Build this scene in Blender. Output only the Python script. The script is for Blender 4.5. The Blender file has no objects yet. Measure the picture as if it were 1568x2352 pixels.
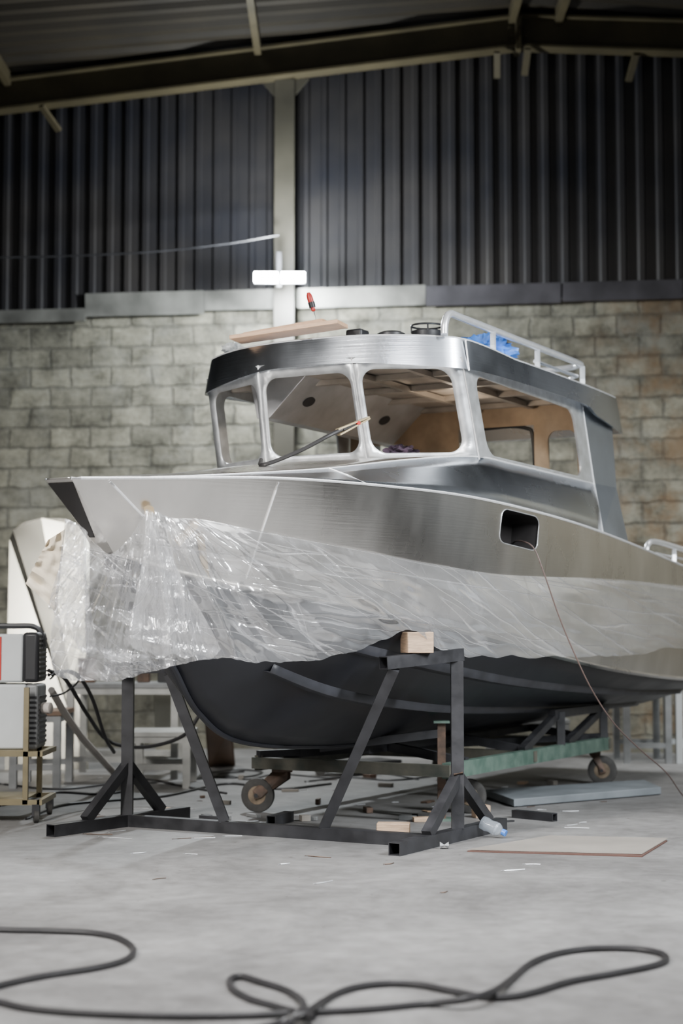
import bpy, math, random
from mathutils import Vector, Matrix, noise
from mathutils.bvhtree import BVHTree
random.seed(7)
V=Vector
F=3800.0; H=1.05; TH=math.atan(274/3800)
# ---------------------------------------------------------------- survey helpers (image measurement -> world)
def ray(px,py):
    x=(px-784)/F; yu=(1176-py)/F
    return V((x, math.cos(TH)-math.sin(TH)*yu, math.sin(TH)+math.cos(TH)*yu))
CAM=V((0,0,H))
def atY(px,py,Y):
    d=ray(px,py); return CAM+d*(Y/d.y)
def atZ(px,py,z):
    d=ray(px,py); return CAM+d*((z-H)/d.z)
C0=V((-.307,8.57,0)); AX=V((.479,.878,0)).normalized(); CR=V((.878,-.479,0)).normalized()
def W(s,v,z): return C0+AX*s+CR*v+V((0,0,z))
def atV(px,py,v):
    d=ray(px,py); t=(v-(CAM-C0).dot(CR))/d.dot(CR); return CAM+d*t
def wallp(x,z,off=0): return V((x,14.79-.13*x-off,z))
WD=V((1,-.13,0)).normalized(); WN=V((-.13,-1,0)).normalized()
# ---------------------------------------------------------------- materials
def newmat(name):
    m=bpy.data.materials.new(name); m.use_nodes=True
    nt=m.node_tree; b=nt.nodes["Principled BSDF"]; return m,nt,b
def mat(name,col,rough=.5,metal=0,nscale=6,namt=.15,bump=0,bscale=40,rvar=0,col2=None,stretch=None,detail=5,brush=0):
    m,nt,b=newmat(name); N=nt.nodes; L=nt.links
    tc=N.new('ShaderNodeTexCoord'); mp=N.new('ShaderNodeMapping'); L.new(tc.outputs['Object'],mp.inputs[0])
    if stretch: mp.inputs['Scale'].default_value=stretch
    n=N.new('ShaderNodeTexNoise'); n.inputs['Scale'].default_value=nscale; n.inputs['Detail'].default_value=detail
    L.new(mp.outputs[0],n.inputs['Vector'])
    cr=N.new('ShaderNodeValToRGB'); L.new(n.outputs[0],cr.inputs[0])
    c1=[max(0,c*(1-namt)) for c in col]; c2=list(col2) if col2 else [min(1,c*(1+namt)) for c in col]
    cr.color_ramp.elements[0].position=.3; cr.color_ramp.elements[1].position=.7
    cr.color_ramp.elements[0].color=(*c1,1); cr.color_ramp.elements[1].color=(*c2,1)
    L.new(cr.outputs[0],b.inputs['Base Color'])
    b.inputs['Metallic'].default_value=metal; b.inputs['Roughness'].default_value=rough
    if rvar:
        mr=N.new('ShaderNodeMapRange'); mr.inputs[3].default_value=max(.02,rough-rvar); mr.inputs[4].default_value=rough+rvar
        mr.inputs[1].default_value=.3; mr.inputs[2].default_value=.7
        L.new(n.outputs[0],mr.inputs[0]); L.new(mr.outputs[0],b.inputs['Roughness'])
    if bump or brush:
        mp2=N.new('ShaderNodeMapping'); L.new(tc.outputs['Object'],mp2.inputs[0])
        mp2.inputs['Scale'].default_value=(2.5,2.5,110) if brush else (1,1,1)
        if stretch and not brush: mp2.inputs['Scale'].default_value=stretch
        n2=N.new('ShaderNodeTexNoise'); n2.inputs['Scale'].default_value=1 if brush else bscale; n2.inputs['Detail'].default_value=4
        L.new(mp2.outputs[0],n2.inputs['Vector'])
        bp=N.new('ShaderNodeBump'); bp.inputs['Strength'].default_value=brush or bump; bp.inputs['Distance'].default_value=.003 if brush else .01
        L.new(n2.outputs[0],bp.inputs['Height']); L.new(bp.outputs[0],b.inputs['Normal'])
    return m
def emis(name,col,st):
    m,nt,b=newmat(name); b.inputs['Emission Color'].default_value=(*col,1); b.inputs['Emission Strength'].default_value=st
    b.inputs['Base Color'].default_value=(*col,1); return m
M={}
M['hull']=mat('satin_aluminium',(.76,.735,.70),.29,1,nscale=2.0,namt=.16,rvar=.05,brush=.20,detail=5,stretch=(1.6,1.6,.7))
M['polish']=mat('polished_aluminium',(.68,.72,.78),.27,1,nscale=2.2,namt=.16,rvar=.05,brush=.16,detail=5)
M['frame']=mat('brushed_aluminium_frame',(.78,.80,.82),.42,.8,nscale=14,namt=.14,rvar=.08,bump=.05)
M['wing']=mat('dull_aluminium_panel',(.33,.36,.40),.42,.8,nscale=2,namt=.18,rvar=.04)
M['weld']=mat('weld_bead',(.95,.96,.98),.35,.4,nscale=80,namt=.1,bump=.3,bscale=200)
M['alu']=mat('aluminium_tube',(.90,.92,.95),.35,.6,nscale=20,namt=.05)
M['bottom']=mat('dark_hull_paint',(.013,.014,.019),.40,0,nscale=3,namt=.35,rvar=.06,bump=.02,bscale=8)
M['strake']=mat('strake_paint',(.036,.037,.044),.45,0,nscale=8,namt=.3)
M['dark']=mat('near_black',(.012,.010,.010),.7,0)  # near-black stands in for shade inside the hatch and channel cutouts
M['tan']=mat('tan_protective_film_panel',(.44,.32,.21),.5,.15,nscale=5,namt=.35,rvar=.1)
M['ceilpan']=mat('cabin_headliner_metal',(.33,.29,.25),.42,.5,nscale=4,namt=.4)
M['channel']=mat('grey_folded_aluminium',(.46,.46,.47),.40,.7,nscale=6,namt=.2,rvar=.08)
M['steel']=mat('raw_steel_tube',(.026,.026,.029),.5,.1,nscale=10,namt=.35,rvar=.1,bump=.05,bscale=60)
M['rust']=mat('rusty_steel',(.10,.075,.06),.6,.3,nscale=18,namt=.5,col2=(.16,.10,.07))
M['green']=mat('worn_green_paint',(.07,.14,.11),.5,.1,nscale=9,namt=.3,col2=(.14,.20,.165),bump=.1)
M['greygreen']=mat('dirty_grey_green_paint',(.085,.095,.08),.6,.1,nscale=9,namt=.4,col2=(.13,.12,.095),bump=.1)
M['rubber']=mat('grey_rubber',(.05,.048,.045),.7,0,nscale=20,namt=.3)
M['hub']=mat('wheel_hub',(.22,.17,.12),.5,.4,nscale=20,namt=.4)
M['wood']=mat('pine_wood',(.52,.36,.24),.6,0,nscale=5,namt=.25,stretch=(3,3,22),bump=.1,bscale=20)
M['plank']=mat('plank_wood',(.66,.41,.25),.5,0,nscale=4,namt=.15,stretch=(2,14,30))
M['board']=mat('brown_board',(.16,.10,.065),.6,0,nscale=3,namt=.3)
M['cable']=mat('black_cable',(.022,.021,.022),.45,0,nscale=10,namt=.2)
M['brownwire']=mat('brown_wire',(.12,.08,.07),.5,0)
M['card']=mat('cardboard',(.235,.215,.19),.8,0,nscale=3,namt=.15)
M['cardedge']=mat('cardboard_edge',(.09,.045,.035),.8,0)
M['foam']=mat('grey_sheet',(.18,.20,.215),.6,0,nscale=5,namt=.2)
M['white']=mat('offwhite_paint',(.52,.54,.54),.45,0,nscale=5,namt=.06)
M['blackplastic']=mat('black_plastic',(.02,.02,.022),.45,0)
M['red']=mat('red_plastic',(.45,.03,.025),.4,0)
M['gold']=mat('olive_cart_paint',(.22,.185,.11),.45,.3,nscale=8,namt=.2)
M['brass']=mat('brass_clamp',(.55,.45,.28),.4,.6,nscale=8,namt=.2)
M['greyst']=mat('grey_frame_paint',(.23,.235,.235),.5,.3,nscale=8,namt=.25)
M['pale']=mat('pale_galvanised_frame',(.42,.42,.40),.45,.5,nscale=8,namt=.2)
M['paper']=mat('masking_paper',(.58,.51,.40),.8,0,nscale=8,namt=.12,bump=.4,bscale=15)
M['tape']=mat('masking_tape',(.62,.47,.28),.6,0)
M['blue']=mat('blue_plastic',(.06,.20,.62),.35,0,nscale=12,namt=.5,bump=.5,bscale=15)
M['purple']=mat('dark_cloth',(.05,.03,.05),.9,0,nscale=30,namt=.5,bump=.5)
M['strap']=mat('pale_strap',(.50,.46,.42),.7,0)
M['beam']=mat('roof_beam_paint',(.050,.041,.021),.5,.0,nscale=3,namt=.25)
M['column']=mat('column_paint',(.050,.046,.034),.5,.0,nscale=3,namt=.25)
M['corr']=mat('corrugated_wall_sheet',(.019,.020,.026),.42,.1,nscale=1.2,namt=.3,rvar=.06,col2=(.032,.029,.027))
M['roofsheet']=mat('corrugated_roof_sheet',(.018,.014,.008),.55,.1,nscale=1.5,namt=.3)
M['flash']=mat('flashing_metal',(.22,.22,.20),.42,.5,nscale=3,namt=.4,rvar=.1,detail=8)
M['flashdark']=mat('dark_flashing_metal',(.065,.062,.070),.45,.3,nscale=3,namt=.4,detail=8)
M['shiny']=mat('mill_aluminium_sheet',(.55,.53,.45),.24,1,nscale=1.5,namt=.12,rvar=.05)
M['lamp']=emis('lamp_panel',(.9,.96,1.0),500)
M['plaster']=mat('side_wall_plaster',(.28,.29,.30),.85,0,nscale=2,namt=.2)
def floor_mat():
    m,nt,b=newmat('concrete_floor'); N=nt.nodes;L=nt.links
    tc=N.new('ShaderNodeTexCoord')
    a=N.new('ShaderNodeTexNoise'); a.inputs['Scale'].default_value=1.1; a.inputs['Detail'].default_value=12; a.inputs['Roughness'].default_value=.70; a.inputs['Distortion'].default_value=.5
    c=N.new('ShaderNodeTexNoise'); c.inputs['Scale'].default_value=11; c.inputs['Detail'].default_value=9; c.inputs['Roughness'].default_value=.65
    for x in (a,c): L.new(tc.outputs['Object'],x.inputs['Vector'])
    r=N.new('ShaderNodeValToRGB'); r.color_ramp.elements[0].position=.36; r.color_ramp.elements[1].position=.64
    r.color_ramp.elements[0].color=(.120,.117,.115,1); r.color_ramp.elements[1].color=(.235,.232,.228,1)
    L.new(a.outputs[0],r.inputs[0])
    r2=N.new('ShaderNodeValToRGB'); r2.color_ramp.elements[0].position=.34; r2.color_ramp.elements[1].position=.66
    r2.color_ramp.elements[0].color=(.80,.79,.78,1); r2.color_ramp.elements[1].color=(1.08,1.08,1.08,1)
    L.new(c.outputs[0],r2.inputs[0])
    mx=N.new('ShaderNodeMixRGB'); mx.blend_type='MULTIPLY'; mx.inputs[0].default_value=1
    L.new(r.outputs[0],mx.inputs[1]); L.new(r2.outputs[0],mx.inputs[2]); last=mx
    for scv,th in ((9,.05),(3.1,.035)):
        vo=N.new('ShaderNodeTexVoronoi'); vo.inputs['Scale'].default_value=scv; L.new(tc.outputs['Object'],vo.inputs['Vector'])
        r3=N.new('ShaderNodeValToRGB'); r3.color_ramp.elements[0].position=th*.5; r3.color_ramp.elements[1].position=th*1.4
        r3.color_ramp.elements[0].color=(.42,.38,.35,1); r3.color_ramp.elements[1].color=(1,1,1,1); L.new(vo.outputs[0],r3.inputs[0])
        mx2=N.new('ShaderNodeMixRGB'); mx2.blend_type='MULTIPLY'; mx2.inputs[0].default_value=1
        L.new(last.outputs[0],mx2.inputs[1]); L.new(r3.outputs[0],mx2.inputs[2]); last=mx2
    L.new(last.outputs[0],b.inputs['Base Color'])
    b.inputs['Roughness'].default_value=.6
    bp=N.new('ShaderNodeBump'); bp.inputs['Strength'].default_value=.15; bp.inputs['Distance'].default_value=.01
    L.new(c.outputs[0],bp.inputs['Height']); L.new(bp.outputs[0],b.inputs['Normal']); return m
M['floor']=floor_mat()
def block_mat():
    m,nt,b=newmat('concrete_block_wall'); N=nt.nodes;L=nt.links
    tc=N.new('ShaderNodeTexCoord'); sp=N.new('ShaderNodeSeparateXYZ'); cb=N.new('ShaderNodeCombineXYZ')
    L.new(tc.outputs['Object'],sp.inputs[0]); L.new(sp.outputs[0],cb.inputs[0]); L.new(sp.outputs[2],cb.inputs[1])
    dn=N.new('ShaderNodeTexNoise'); dn.inputs['Scale'].default_value=8; dn.inputs['Detail'].default_value=8; dn.inputs['Roughness'].default_value=.7
    L.new(cb.outputs[0],dn.inputs['Vector'])
    sc=N.new('ShaderNodeVectorMath'); sc.operation='SCALE'; sc.inputs['Scale'].default_value=.09; L.new(dn.outputs['Color'],sc.inputs[0])
    ad=N.new('ShaderNodeVectorMath'); L.new(cb.outputs[0],ad.inputs[0]); L.new(sc.outputs[0],ad.inputs[1])
    br=N.new('ShaderNodeTexBrick'); br.inputs['Scale'].default_value=1; br.inputs['Brick Width'].default_value=.38; br.inputs['Row Height'].default_value=.185
    br.inputs['Mortar Size'].default_value=.020; br.inputs['Mortar Smooth'].default_value=1.0; br.inputs['Bias'].default_value=0
    br.inputs['Color1'].default_value=(.175,.17,.14,1); br.inputs['Color2'].default_value=(.30,.29,.235,1); br.inputs['Mortar'].default_value=(.17,.165,.14,1)
    L.new(ad.outputs[0],br.inputs['Vector'])
    n=N.new('ShaderNodeTexNoise'); n.inputs['Scale'].default_value=3.2; n.inputs['Detail'].default_value=10; n.inputs['Roughness'].default_value=.80
    L.new(cb.outputs[0],n.inputs['Vector'])
    r=N.new('ShaderNodeValToRGB'); r.color_ramp.elements[0].position=.38; r.color_ramp.elements[1].position=.62
    r.color_ramp.elements[0].color=(.38,.37,.34,1); r.color_ramp.elements[1].color=(1.35,1.33,1.26,1); L.new(n.outputs[0],r.inputs[0])
    mx=N.new('ShaderNodeMixRGB'); mx.blend_type='MULTIPLY'; mx.inputs[0].default_value=1; L.new(br.outputs[0],mx.inputs[1]); L.new(r.outputs[0],mx.inputs[2])
    nw=N.new('ShaderNodeTexNoise'); nw.inputs['Scale'].default_value=1.5; nw.inputs['Detail'].default_value=9; nw.inputs['Roughness'].default_value=.75; L.new(cb.outputs[0],nw.inputs['Vector'])
    rw_=N.new('ShaderNodeValToRGB'); rw_.color_ramp.elements[0].position=.50; rw_.color_ramp.elements[1].position=.62; rw_.color_ramp.elements[1].color=(.5,.5,.5,1); L.new(nw.outputs[0],rw_.inputs[0])
    mxw=N.new('ShaderNodeMixRGB'); mxw.inputs[2].default_value=(.33,.325,.28,1); L.new(rw_.outputs[0],mxw.inputs[0]); L.new(mx.outputs[0],mxw.inputs[1])
    n3=N.new('ShaderNodeTexNoise'); n3.inputs['Scale'].default_value=2.4; n3.inputs['Detail'].default_value=8; n3.inputs['Roughness'].default_value=.65; L.new(cb.outputs[0],n3.inputs['Vector'])
    mr=N.new('ShaderNodeMapRange'); mr.inputs[1].default_value=1.9; mr.inputs[2].default_value=2.7; L.new(sp.outputs[0],mr.inputs[0])
    r4=N.new('ShaderNodeValToRGB'); r4.color_ramp.elements[0].position=.45; r4.color_ramp.elements[1].position=.60; L.new(n3.outputs[0],r4.inputs[0])
    mm=N.new('ShaderNodeMath'); mm.operation='MULTIPLY'; L.new(mr.outputs[0],mm.inputs[0]); L.new(r4.outputs[0],mm.inputs[1])
    mm2=N.new('ShaderNodeMath'); mm2.operation='MULTIPLY'; mm2.inputs[1].default_value=.7; L.new(mm.outputs[0],mm2.inputs[0])
    mx3=N.new('ShaderNodeMixRGB'); mx3.inputs[2].default_value=(.20,.125,.06,1); L.new(mm2.outputs[0],mx3.inputs[0]); L.new(mxw.outputs[0],mx3.inputs[1])
    L.new(mx3.outputs[0],b.inputs['Base Color']); b.inputs['Roughness'].default_value=.85
    iv=N.new('ShaderNodeMath'); iv.operation='SUBTRACT'; iv.inputs[0].default_value=1; L.new(br.outputs['Fac'],iv.inputs[1])
    a2=N.new('ShaderNodeMath'); a2.operation='MULTIPLY_ADD'; a2.inputs[1].default_value=2.2; L.new(n.outputs[0],a2.inputs[0]); L.new(iv.outputs[0],a2.inputs[2])
    bp=N.new('ShaderNodeBump'); bp.inputs['Strength'].default_value=.9; bp.inputs['Distance'].default_value=.023
    L.new(a2.outputs[0],bp.inputs['Height']); L.new(bp.outputs[0],b.inputs['Normal']); return m
M['block']=block_mat()
def film_mat():
    m,nt,b=newmat('clear_polythene_film'); N=nt.nodes;L=nt.links
    N.remove(b); uv=N.new('ShaderNodeUVMap')
    def ridge(rot,sx,sy,wd,dist=.6,det=3,off=0):
        mp=N.new('ShaderNodeMapping'); L.new(uv.outputs[0],mp.inputs[0]); mp.inputs['Rotation'].default_value=(0,0,rot)
        mp2=N.new('ShaderNodeMapping'); L.new(mp.outputs[0],mp2.inputs[0]); mp2.inputs['Scale'].default_value=(sx,sy,1); mp2.inputs['Location'].default_value=(off,off*.7,off)
        n=N.new('ShaderNodeTexNoise'); n.inputs['Scale'].default_value=1; n.inputs['Detail'].default_value=det; n.inputs['Distortion'].default_value=dist
        L.new(mp2.outputs[0],n.inputs['Vector'])
        s=N.new('ShaderNodeMath'); s.operation='SUBTRACT'; s.inputs[1].default_value=.5; L.new(n.outputs[0],s.inputs[0])
        a=N.new('ShaderNodeMath'); a.operation='ABSOLUTE'; L.new(s.outputs[0],a.inputs[0])
        r=N.new('ShaderNodeMapRange'); r.interpolation_type='SMOOTHSTEP'; r.inputs[1].default_value=0; r.inputs[2].default_value=wd; r.inputs[3].default_value=1; r.inputs[4].default_value=0
        L.new(a.outputs[0],r.inputs[0]); return r.outputs[0],n.outputs[0]
    def madd(a,k,c):
        x=N.new('ShaderNodeMath'); x.operation='MULTIPLY_ADD'; L.new(a,x.inputs[0]); x.inputs[1].default_value=k
        if isinstance(c,(int,float)): x.inputs[2].default_value=c
        else: L.new(c,x.inputs[2])
        return x.outputs[0]
    r1,n1=ridge(math.radians(33),.7,9,.016,.25,1)
    r2,n2=ridge(math.radians(9),.45,12,.013,.25,1,5)
    r3,n3=ridge(math.radians(62),1.1,9,.013,.35,1,9)
    r4,n4=ridge(0,2.2,3,.03,.6,2,3)
    al=madd(r1,.30,-.08); al=madd(r2,.28,al); al=madd(r3,.14,al); al=madd(n4,.70,al)
    cl=N.new('ShaderNodeMath'); cl.operation='MINIMUM'; cl.inputs[1].default_value=.72; L.new(al,cl.inputs[0])
    cl2=N.new('ShaderNodeMath'); cl2.operation='MAXIMUM'; cl2.inputs[1].default_value=.08; L.new(cl.outputs[0],cl2.inputs[0])
    hgt=madd(r1,.25,n1); hgt=madd(r2,.2,hgt); hgt=madd(n2,.7,hgt); hgt=madd(n3,.5,hgt); hgt=madd(n4,1.0,hgt)
    bp=N.new('ShaderNodeBump'); bp.inputs['Strength'].default_value=.7; bp.inputs['Distance'].default_value=.022
    L.new(hgt,bp.inputs['Height'])
    df=N.new('ShaderNodeBsdfDiffuse'); df.inputs[0].default_value=(.84,.84,.86,1); L.new(bp.outputs[0],df.inputs['Normal'])
    tl=N.new('ShaderNodeBsdfTranslucent'); tl.inputs[0].default_value=(.9,.9,.9,1)
    m1=N.new('ShaderNodeMixShader'); m1.inputs[0].default_value=.35; L.new(df.outputs[0],m1.inputs[1]); L.new(tl.outputs[0],m1.inputs[2])
    tr=N.new('ShaderNodeBsdfTransparent'); m2=N.new('ShaderNodeMixShader')
    L.new(cl2.outputs[0],m2.inputs[0]); L.new(tr.outputs[0],m2.inputs[1]); L.new(m1.outputs[0],m2.inputs[2])
    gl=N.new('ShaderNodeBsdfGlossy'); gl.inputs['Roughness'].default_value=.14; gl.inputs[0].default_value=(1,1,1,1); L.new(bp.outputs[0],gl.inputs['Normal'])
    lw=N.new('ShaderNodeFresnel'); lw.inputs[0].default_value=1.65; L.new(bp.outputs[0],lw.inputs['Normal'])
    fx=madd(lw.outputs[0],1.1,.03); fm=N.new('ShaderNodeMath'); fm.operation='MINIMUM'; fm.inputs[1].default_value=.5; L.new(fx,fm.inputs[0])
    m3=N.new('ShaderNodeMixShader'); L.new(fm.outputs[0],m3.inputs[0]); L.new(m2.outputs[0],m3.inputs[1]); L.new(gl.outputs[0],m3.inputs[2])
    L.new(m3.outputs[0],N['Material Output'].inputs[0]); return m
M['film']=film_mat()
def clear_mat():
    m,nt,b=newmat('clear_bottle_plastic'); b.inputs['Base Color'].default_value=(.45,.5,.56,1); b.inputs['Roughness'].default_value=.08
    b.inputs['Alpha'].default_value=.28; return m
M['clear']=clear_mat()
# ---------------------------------------------------------------- mesh builder
def frame(d,up=V((0,0,1))):
    d=d.normalized()
    if abs(d.dot(up))>.98: up=V((0,1,0))
    x=d.cross(up).normalized(); y=x.cross(d).normalized(); return x,y,d
def cat(pts,n=8,closed=False):
    pts=[V(p) for p in pts]; out=[]; m=len(pts)
    R=range(m if closed else m-1)
    for i in R:
        if closed: p0,p1,p2,p3=[pts[(i+k)%m] for k in(-1,0,1,2)]
        else:
            p1=pts[i];p2=pts[i+1]; p0=pts[i-1] if i>0 else p1*2-p2; p3=pts[i+2] if i+2<m else p2*2-p1
        for k in range(n):
            t=k/n; out.append(.5*((2*p1)+(p2-p0)*t+(2*p0-5*p1+4*p2-p3)*t*t+(3*p1-p0-3*p2+p3)*t**3))
    if not closed: out.append(pts[-1])
    return out
class MB:
    def __init__(s): s.v=[];s.f=[];s.m=[]
    def add(s,v,f,m=0):
        o=len(s.v); s.v+= [V(x) for x in v]; s.f+=[tuple(i+o for i in q) for q in f]; s.m+=[m]*len(f); return s
    def box(s,c,size,R=None,m=0):
        R=R or Matrix.Identity(3); c=V(c)
        vs=[c+R@V((sx*size[0]/2,sy*size[1]/2,sz*size[2]/2)) for sx in(-1,1) for sy in(-1,1) for sz in(-1,1)]
        return s.add(vs,[(0,1,3,2),(4,6,7,5),(0,4,5,1),(2,3,7,6),(0,2,6,4),(1,5,7,3)],m)
    def bar(s,p0,p1,w,h=None,up=V((0,0,1)),m=0,hollow=False,t=.004):
        h=h or w; p0=V(p0);p1=V(p1); x,y,d=frame(p1-p0,up)
        def rg(p,w,h): return [p-x*w/2-y*h/2,p+x*w/2-y*h/2,p+x*w/2+y*h/2,p-x*w/2+y*h/2]
        A=rg(p0,w,h);B=rg(p1,w,h); sd=[(i,(i+1)%4,4+(i+1)%4,4+i) for i in range(4)]
        if not hollow: return s.add(A+B,sd+[(3,2,1,0),(4,5,6,7)],m)
        a=rg(p0,w-2*t,h-2*t);b=rg(p1,w-2*t,h-2*t)
        f=sd+[(8+i,12+i,12+(i+1)%4,8+(i+1)%4) for i in range(4)]
        f+=[(i,8+i,8+(i+1)%4,(i+1)%4) for i in range(4)]+[(4+i,4+(i+1)%4,12+(i+1)%4,12+i) for i in range(4)]
        return s.add(A+B+a+b,f,m)
    def tube(s,pts,r,n=10,m=0,caps=True,closed=False):
        pts=[V(p) for p in pts]; vs=[];fs=[]; N=len(pts); px=None
        for i,p in enumerate(pts):
            a=pts[i-1] if (i>0 or closed) else p; b=pts[(i+1)%N] if (i<N-1 or closed) else p
            d=(b-a).normalized()
            if px is None: x,y,_=frame(d)
            else:
                x=(px-d*px.dot(d)).normalized(); y=d.cross(x)
            px=x; rr=r(i/(N-1)) if callable(r) else r
            vs+=[p+(x*math.cos(2*math.pi*k/n)+y*math.sin(2*math.pi*k/n))*rr for k in range(n)]
        for i in range(N if closed else N-1):
            j=(i+1)%N
            fs+=[(i*n+k,i*n+(k+1)%n,j*n+(k+1)%n,j*n+k) for k in range(n)]
        if caps and not closed: fs+=[tuple(range(n))[::-1],tuple((N-1)*n+k for k in range(n))]
        return s.add(vs,fs,m)
    def lathe(s,prof,o,axis,n=24,m=0):
        x,y,d=frame(V(axis)); o=V(o); vs=[];fs=[]
        for h,r in prof: vs+=[o+d*h+(x*math.cos(2*math.pi*k/n)+y*math.sin(2*math.pi*k/n))*max(r,.0002) for k in range(n)]
        for i in range(len(prof)-1): fs+=[(i*n+k,i*n+(k+1)%n,(i+1)*n+(k+1)%n,(i+1)*n+k) for k in range(n)]
        fs+=[tuple(range(n))[::-1],tuple((len(prof)-1)*n+k for k in range(n))]
        return s.add(vs,fs,m)
    def prism(s,poly,ext,m=0):
        n=len(poly); a=[V(p) for p in poly]; b=[p+V(ext) for p in a]
        return s.add(a+b,[tuple(range(n))[::-1],tuple(range(n,2*n))]+[(i,(i+1)%n,n+(i+1)%n,n+i) for i in range(n)],m)
    def grid(s,rows,m=0,skip=None,flip=False):
        nr=len(rows);nc=len(rows[0]); vs=[p for r in rows for p in r]
        fs=[(i*nc+j,i*nc+j+1,(i+1)*nc+j+1,(i+1)*nc+j) for i in range(nr-1) for j in range(nc-1) if not (skip and skip(i,j))]
        if flip: fs=[f[::-1] for f in fs]
        return s.add(vs,fs,m)
    def blob(s,c,rad,amp=.25,fr=3,n=20,m=0,seed=0,flat=True):
        vs=[];fs=[]; c=V(c)
        for i in range(n+1):
            th=math.pi*i/n
            for k in range(2*n):
                ph=math.pi*k/n; d=V((math.sin(th)*math.cos(ph),math.sin(th)*math.sin(ph),math.cos(th)))
                q=1+amp*noise.noise(d*fr+V((seed,seed*2,0)))+amp*.5*noise.noise(d*fr*3+V((seed,0,5)))
                p=V((d.x*rad[0],d.y*rad[1],d.z*rad[2]))*q
                if flat and p.z<-rad[2]*.5: p.z=-rad[2]*.5
                vs.append(c+p)
        w=2*n
        fs=[(i*w+k,(i+1)*w+k,(i+1)*w+(k+1)%w,i*w+(k+1)%w) for i in range(n) for k in range(w)]
        return s.add(vs,fs,m)
    def obj(s,name,mats,parent=None,smooth=35,bevel=0,solid=0,label=None,cat_=None,kind=None,group=None,soff=0,uv=None,normals=None):
        lo=V([min(v[i] for v in s.v) for i in range(3)]); hi=V([max(v[i] for v in s.v) for i in range(3)])
        o=V(((lo.x+hi.x)/2,(lo.y+hi.y)/2,lo.z))
        me=bpy.data.meshes.new(name); me.from_pydata([v-o for v in s.v],[],s.f); me.update()
        if not isinstance(mats,(list,tuple)): mats=[mats]
        for mm in mats: me.materials.append(M[mm])
        for p,mi in zip(me.polygons,s.m): p.material_index=mi; p.use_smooth=bool(smooth)
        if uv:
            ul=me.uv_layers.new(name='UVMap')
            for l in me.loops: ul.data[l.index].uv=uv[l.vertex_index]
        if normals: me.normals_split_custom_set_from_vertices([tuple(n) for n in normals])
        elif smooth: me.set_sharp_from_angle(angle=math.radians(smooth))
        ob=bpy.data.objects.new(name,me); ob.location=o; bpy.context.scene.collection.objects.link(ob)
        if solid:
            md=ob.modifiers.new('Solid','SOLIDIFY'); md.thickness=solid; md.offset=soff
        if bevel:
            md=ob.modifiers.new('Bevel','BEVEL'); md.width=bevel; md.segments=2; md.limit_method='ANGLE'
        finish(ob,parent,label,cat_,kind,group); return ob
def wm(o):
    b=Matrix.LocRotScale(o.location,o.rotation_euler,o.scale)
    return (wm(o.parent)@o.matrix_parent_inverse@b) if o.parent else b
def finish(ob,parent=None,label=None,cat_=None,kind=None,group=None):
    if parent is not None:
        ob.parent=parent; ob.matrix_parent_inverse=wm(parent).inverted()
    if label: ob['label']=label
    if cat_: ob['category']=cat_
    if kind: ob['kind']=kind
    if group: ob['group']=group
def empty(name,loc,label=None,cat_=None,parent=None,group=None):
    e=bpy.data.objects.new(name,None); e.location=V(loc); e.empty_display_size=.1
    bpy.context.scene.collection.objects.link(e); finish(e,parent,label,cat_,None,group); return e

# ================================================================ ROOM
ox=10
MB().box((0,6.5,-.1),(2*ox,20,.2)).obj('floor','floor',smooth=0,kind='structure',label='worn grey concrete workshop floor')
mb=MB(); a=[wallp(-ox,0),wallp(ox,0),wallp(ox,4.0),wallp(-ox,4.0)]
mb.prism(a,-WN*.25)
mb.obj('wall_back','block',smooth=0,kind='structure',label='bare concrete block wall with rough mortar joints')
def roofz(x): return 6.52-.08*abs(x-1.55)
mb=MB(); prof=[]; x=-ox
while x<ox:
    prof+=[(x,0),(x+.075,0),(x+.09,.028),(x+.13,.028),(x+.145,0)]; x+=.165
mb.grid([[wallp(px_,4.0,off+.03) for px_,off in prof],[wallp(px_,roofz(px_)+.02,off+.03) for px_,off in prof]])
mb.obj('wall_back_upper','corr',smooth=0,solid=.004,kind='structure',label='dark corrugated metal cladding above the blocks')
MB().box((-ox-.1,6.5,3),(.2,20,6)).obj('wall_left','plaster',smooth=0,kind='structure')
MB().box((ox+.1,6.5,3),(.2,20,6)).obj('wall_right','plaster',smooth=0,kind='structure')
mb=MB()
for sg in (-1,1):
    y=-2.0; pr=[]
    while y<15.9: pr+=[(y,0),(y+.09,0),(y+.12,.05),(y+.21,.05)]; y+=.24
    xe=-ox if sg<0 else ox
    mb.grid([[V((1.55,yy,6.52+zz)) for yy,zz in pr],[V((xe,yy,roofz(xe)+zz)) for yy,zz in pr]])
mb.obj('ceiling','roofsheet',smooth=0,solid=.004,kind='structure',label='dark corrugated metal roof sheeting')
mb=MB()
for x0,x1,z0,z1 in [(-2.35,-1.25,3.93,4.14),(-1.245,.75,3.96,4.135)]:
    mb.prism([wallp(x0,z0,.06),wallp(x1,z0,.06),wallp(x1,z1,.09),wallp(x0,z1,.09)],WN*.012)
mb.obj('trim_1','flash',smooth=0,kind='structure',label='weathered sheet metal flashing strip on the ledge')
mb=MB()
for x0,x1,z0,z1 in [(.755,1.95,3.95,4.125),(1.955,3.0,3.96,4.125),(3.0,ox,3.96,4.12)]:
    mb.prism([wallp(x0,z0,.06),wallp(x1-.01,z0,.06),wallp(x1-.01,z1,.09),wallp(x0,z1,.09)],WN*.012)
mb.obj('trim_2','flashdark',smooth=0,kind='structure',label='dull sheet metal flashing strip on the ledge')
mb=MB(); mb.prism([wallp(-ox,3.89,.05),wallp(-2.35,3.89,.05),wallp(-2.35,4.01,.05),wallp(-ox,4.01,.05)],WN*.03)
mb.obj('trim_3','flash',smooth=0,kind='structure',label='narrow light coloured ledge strip')
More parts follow.
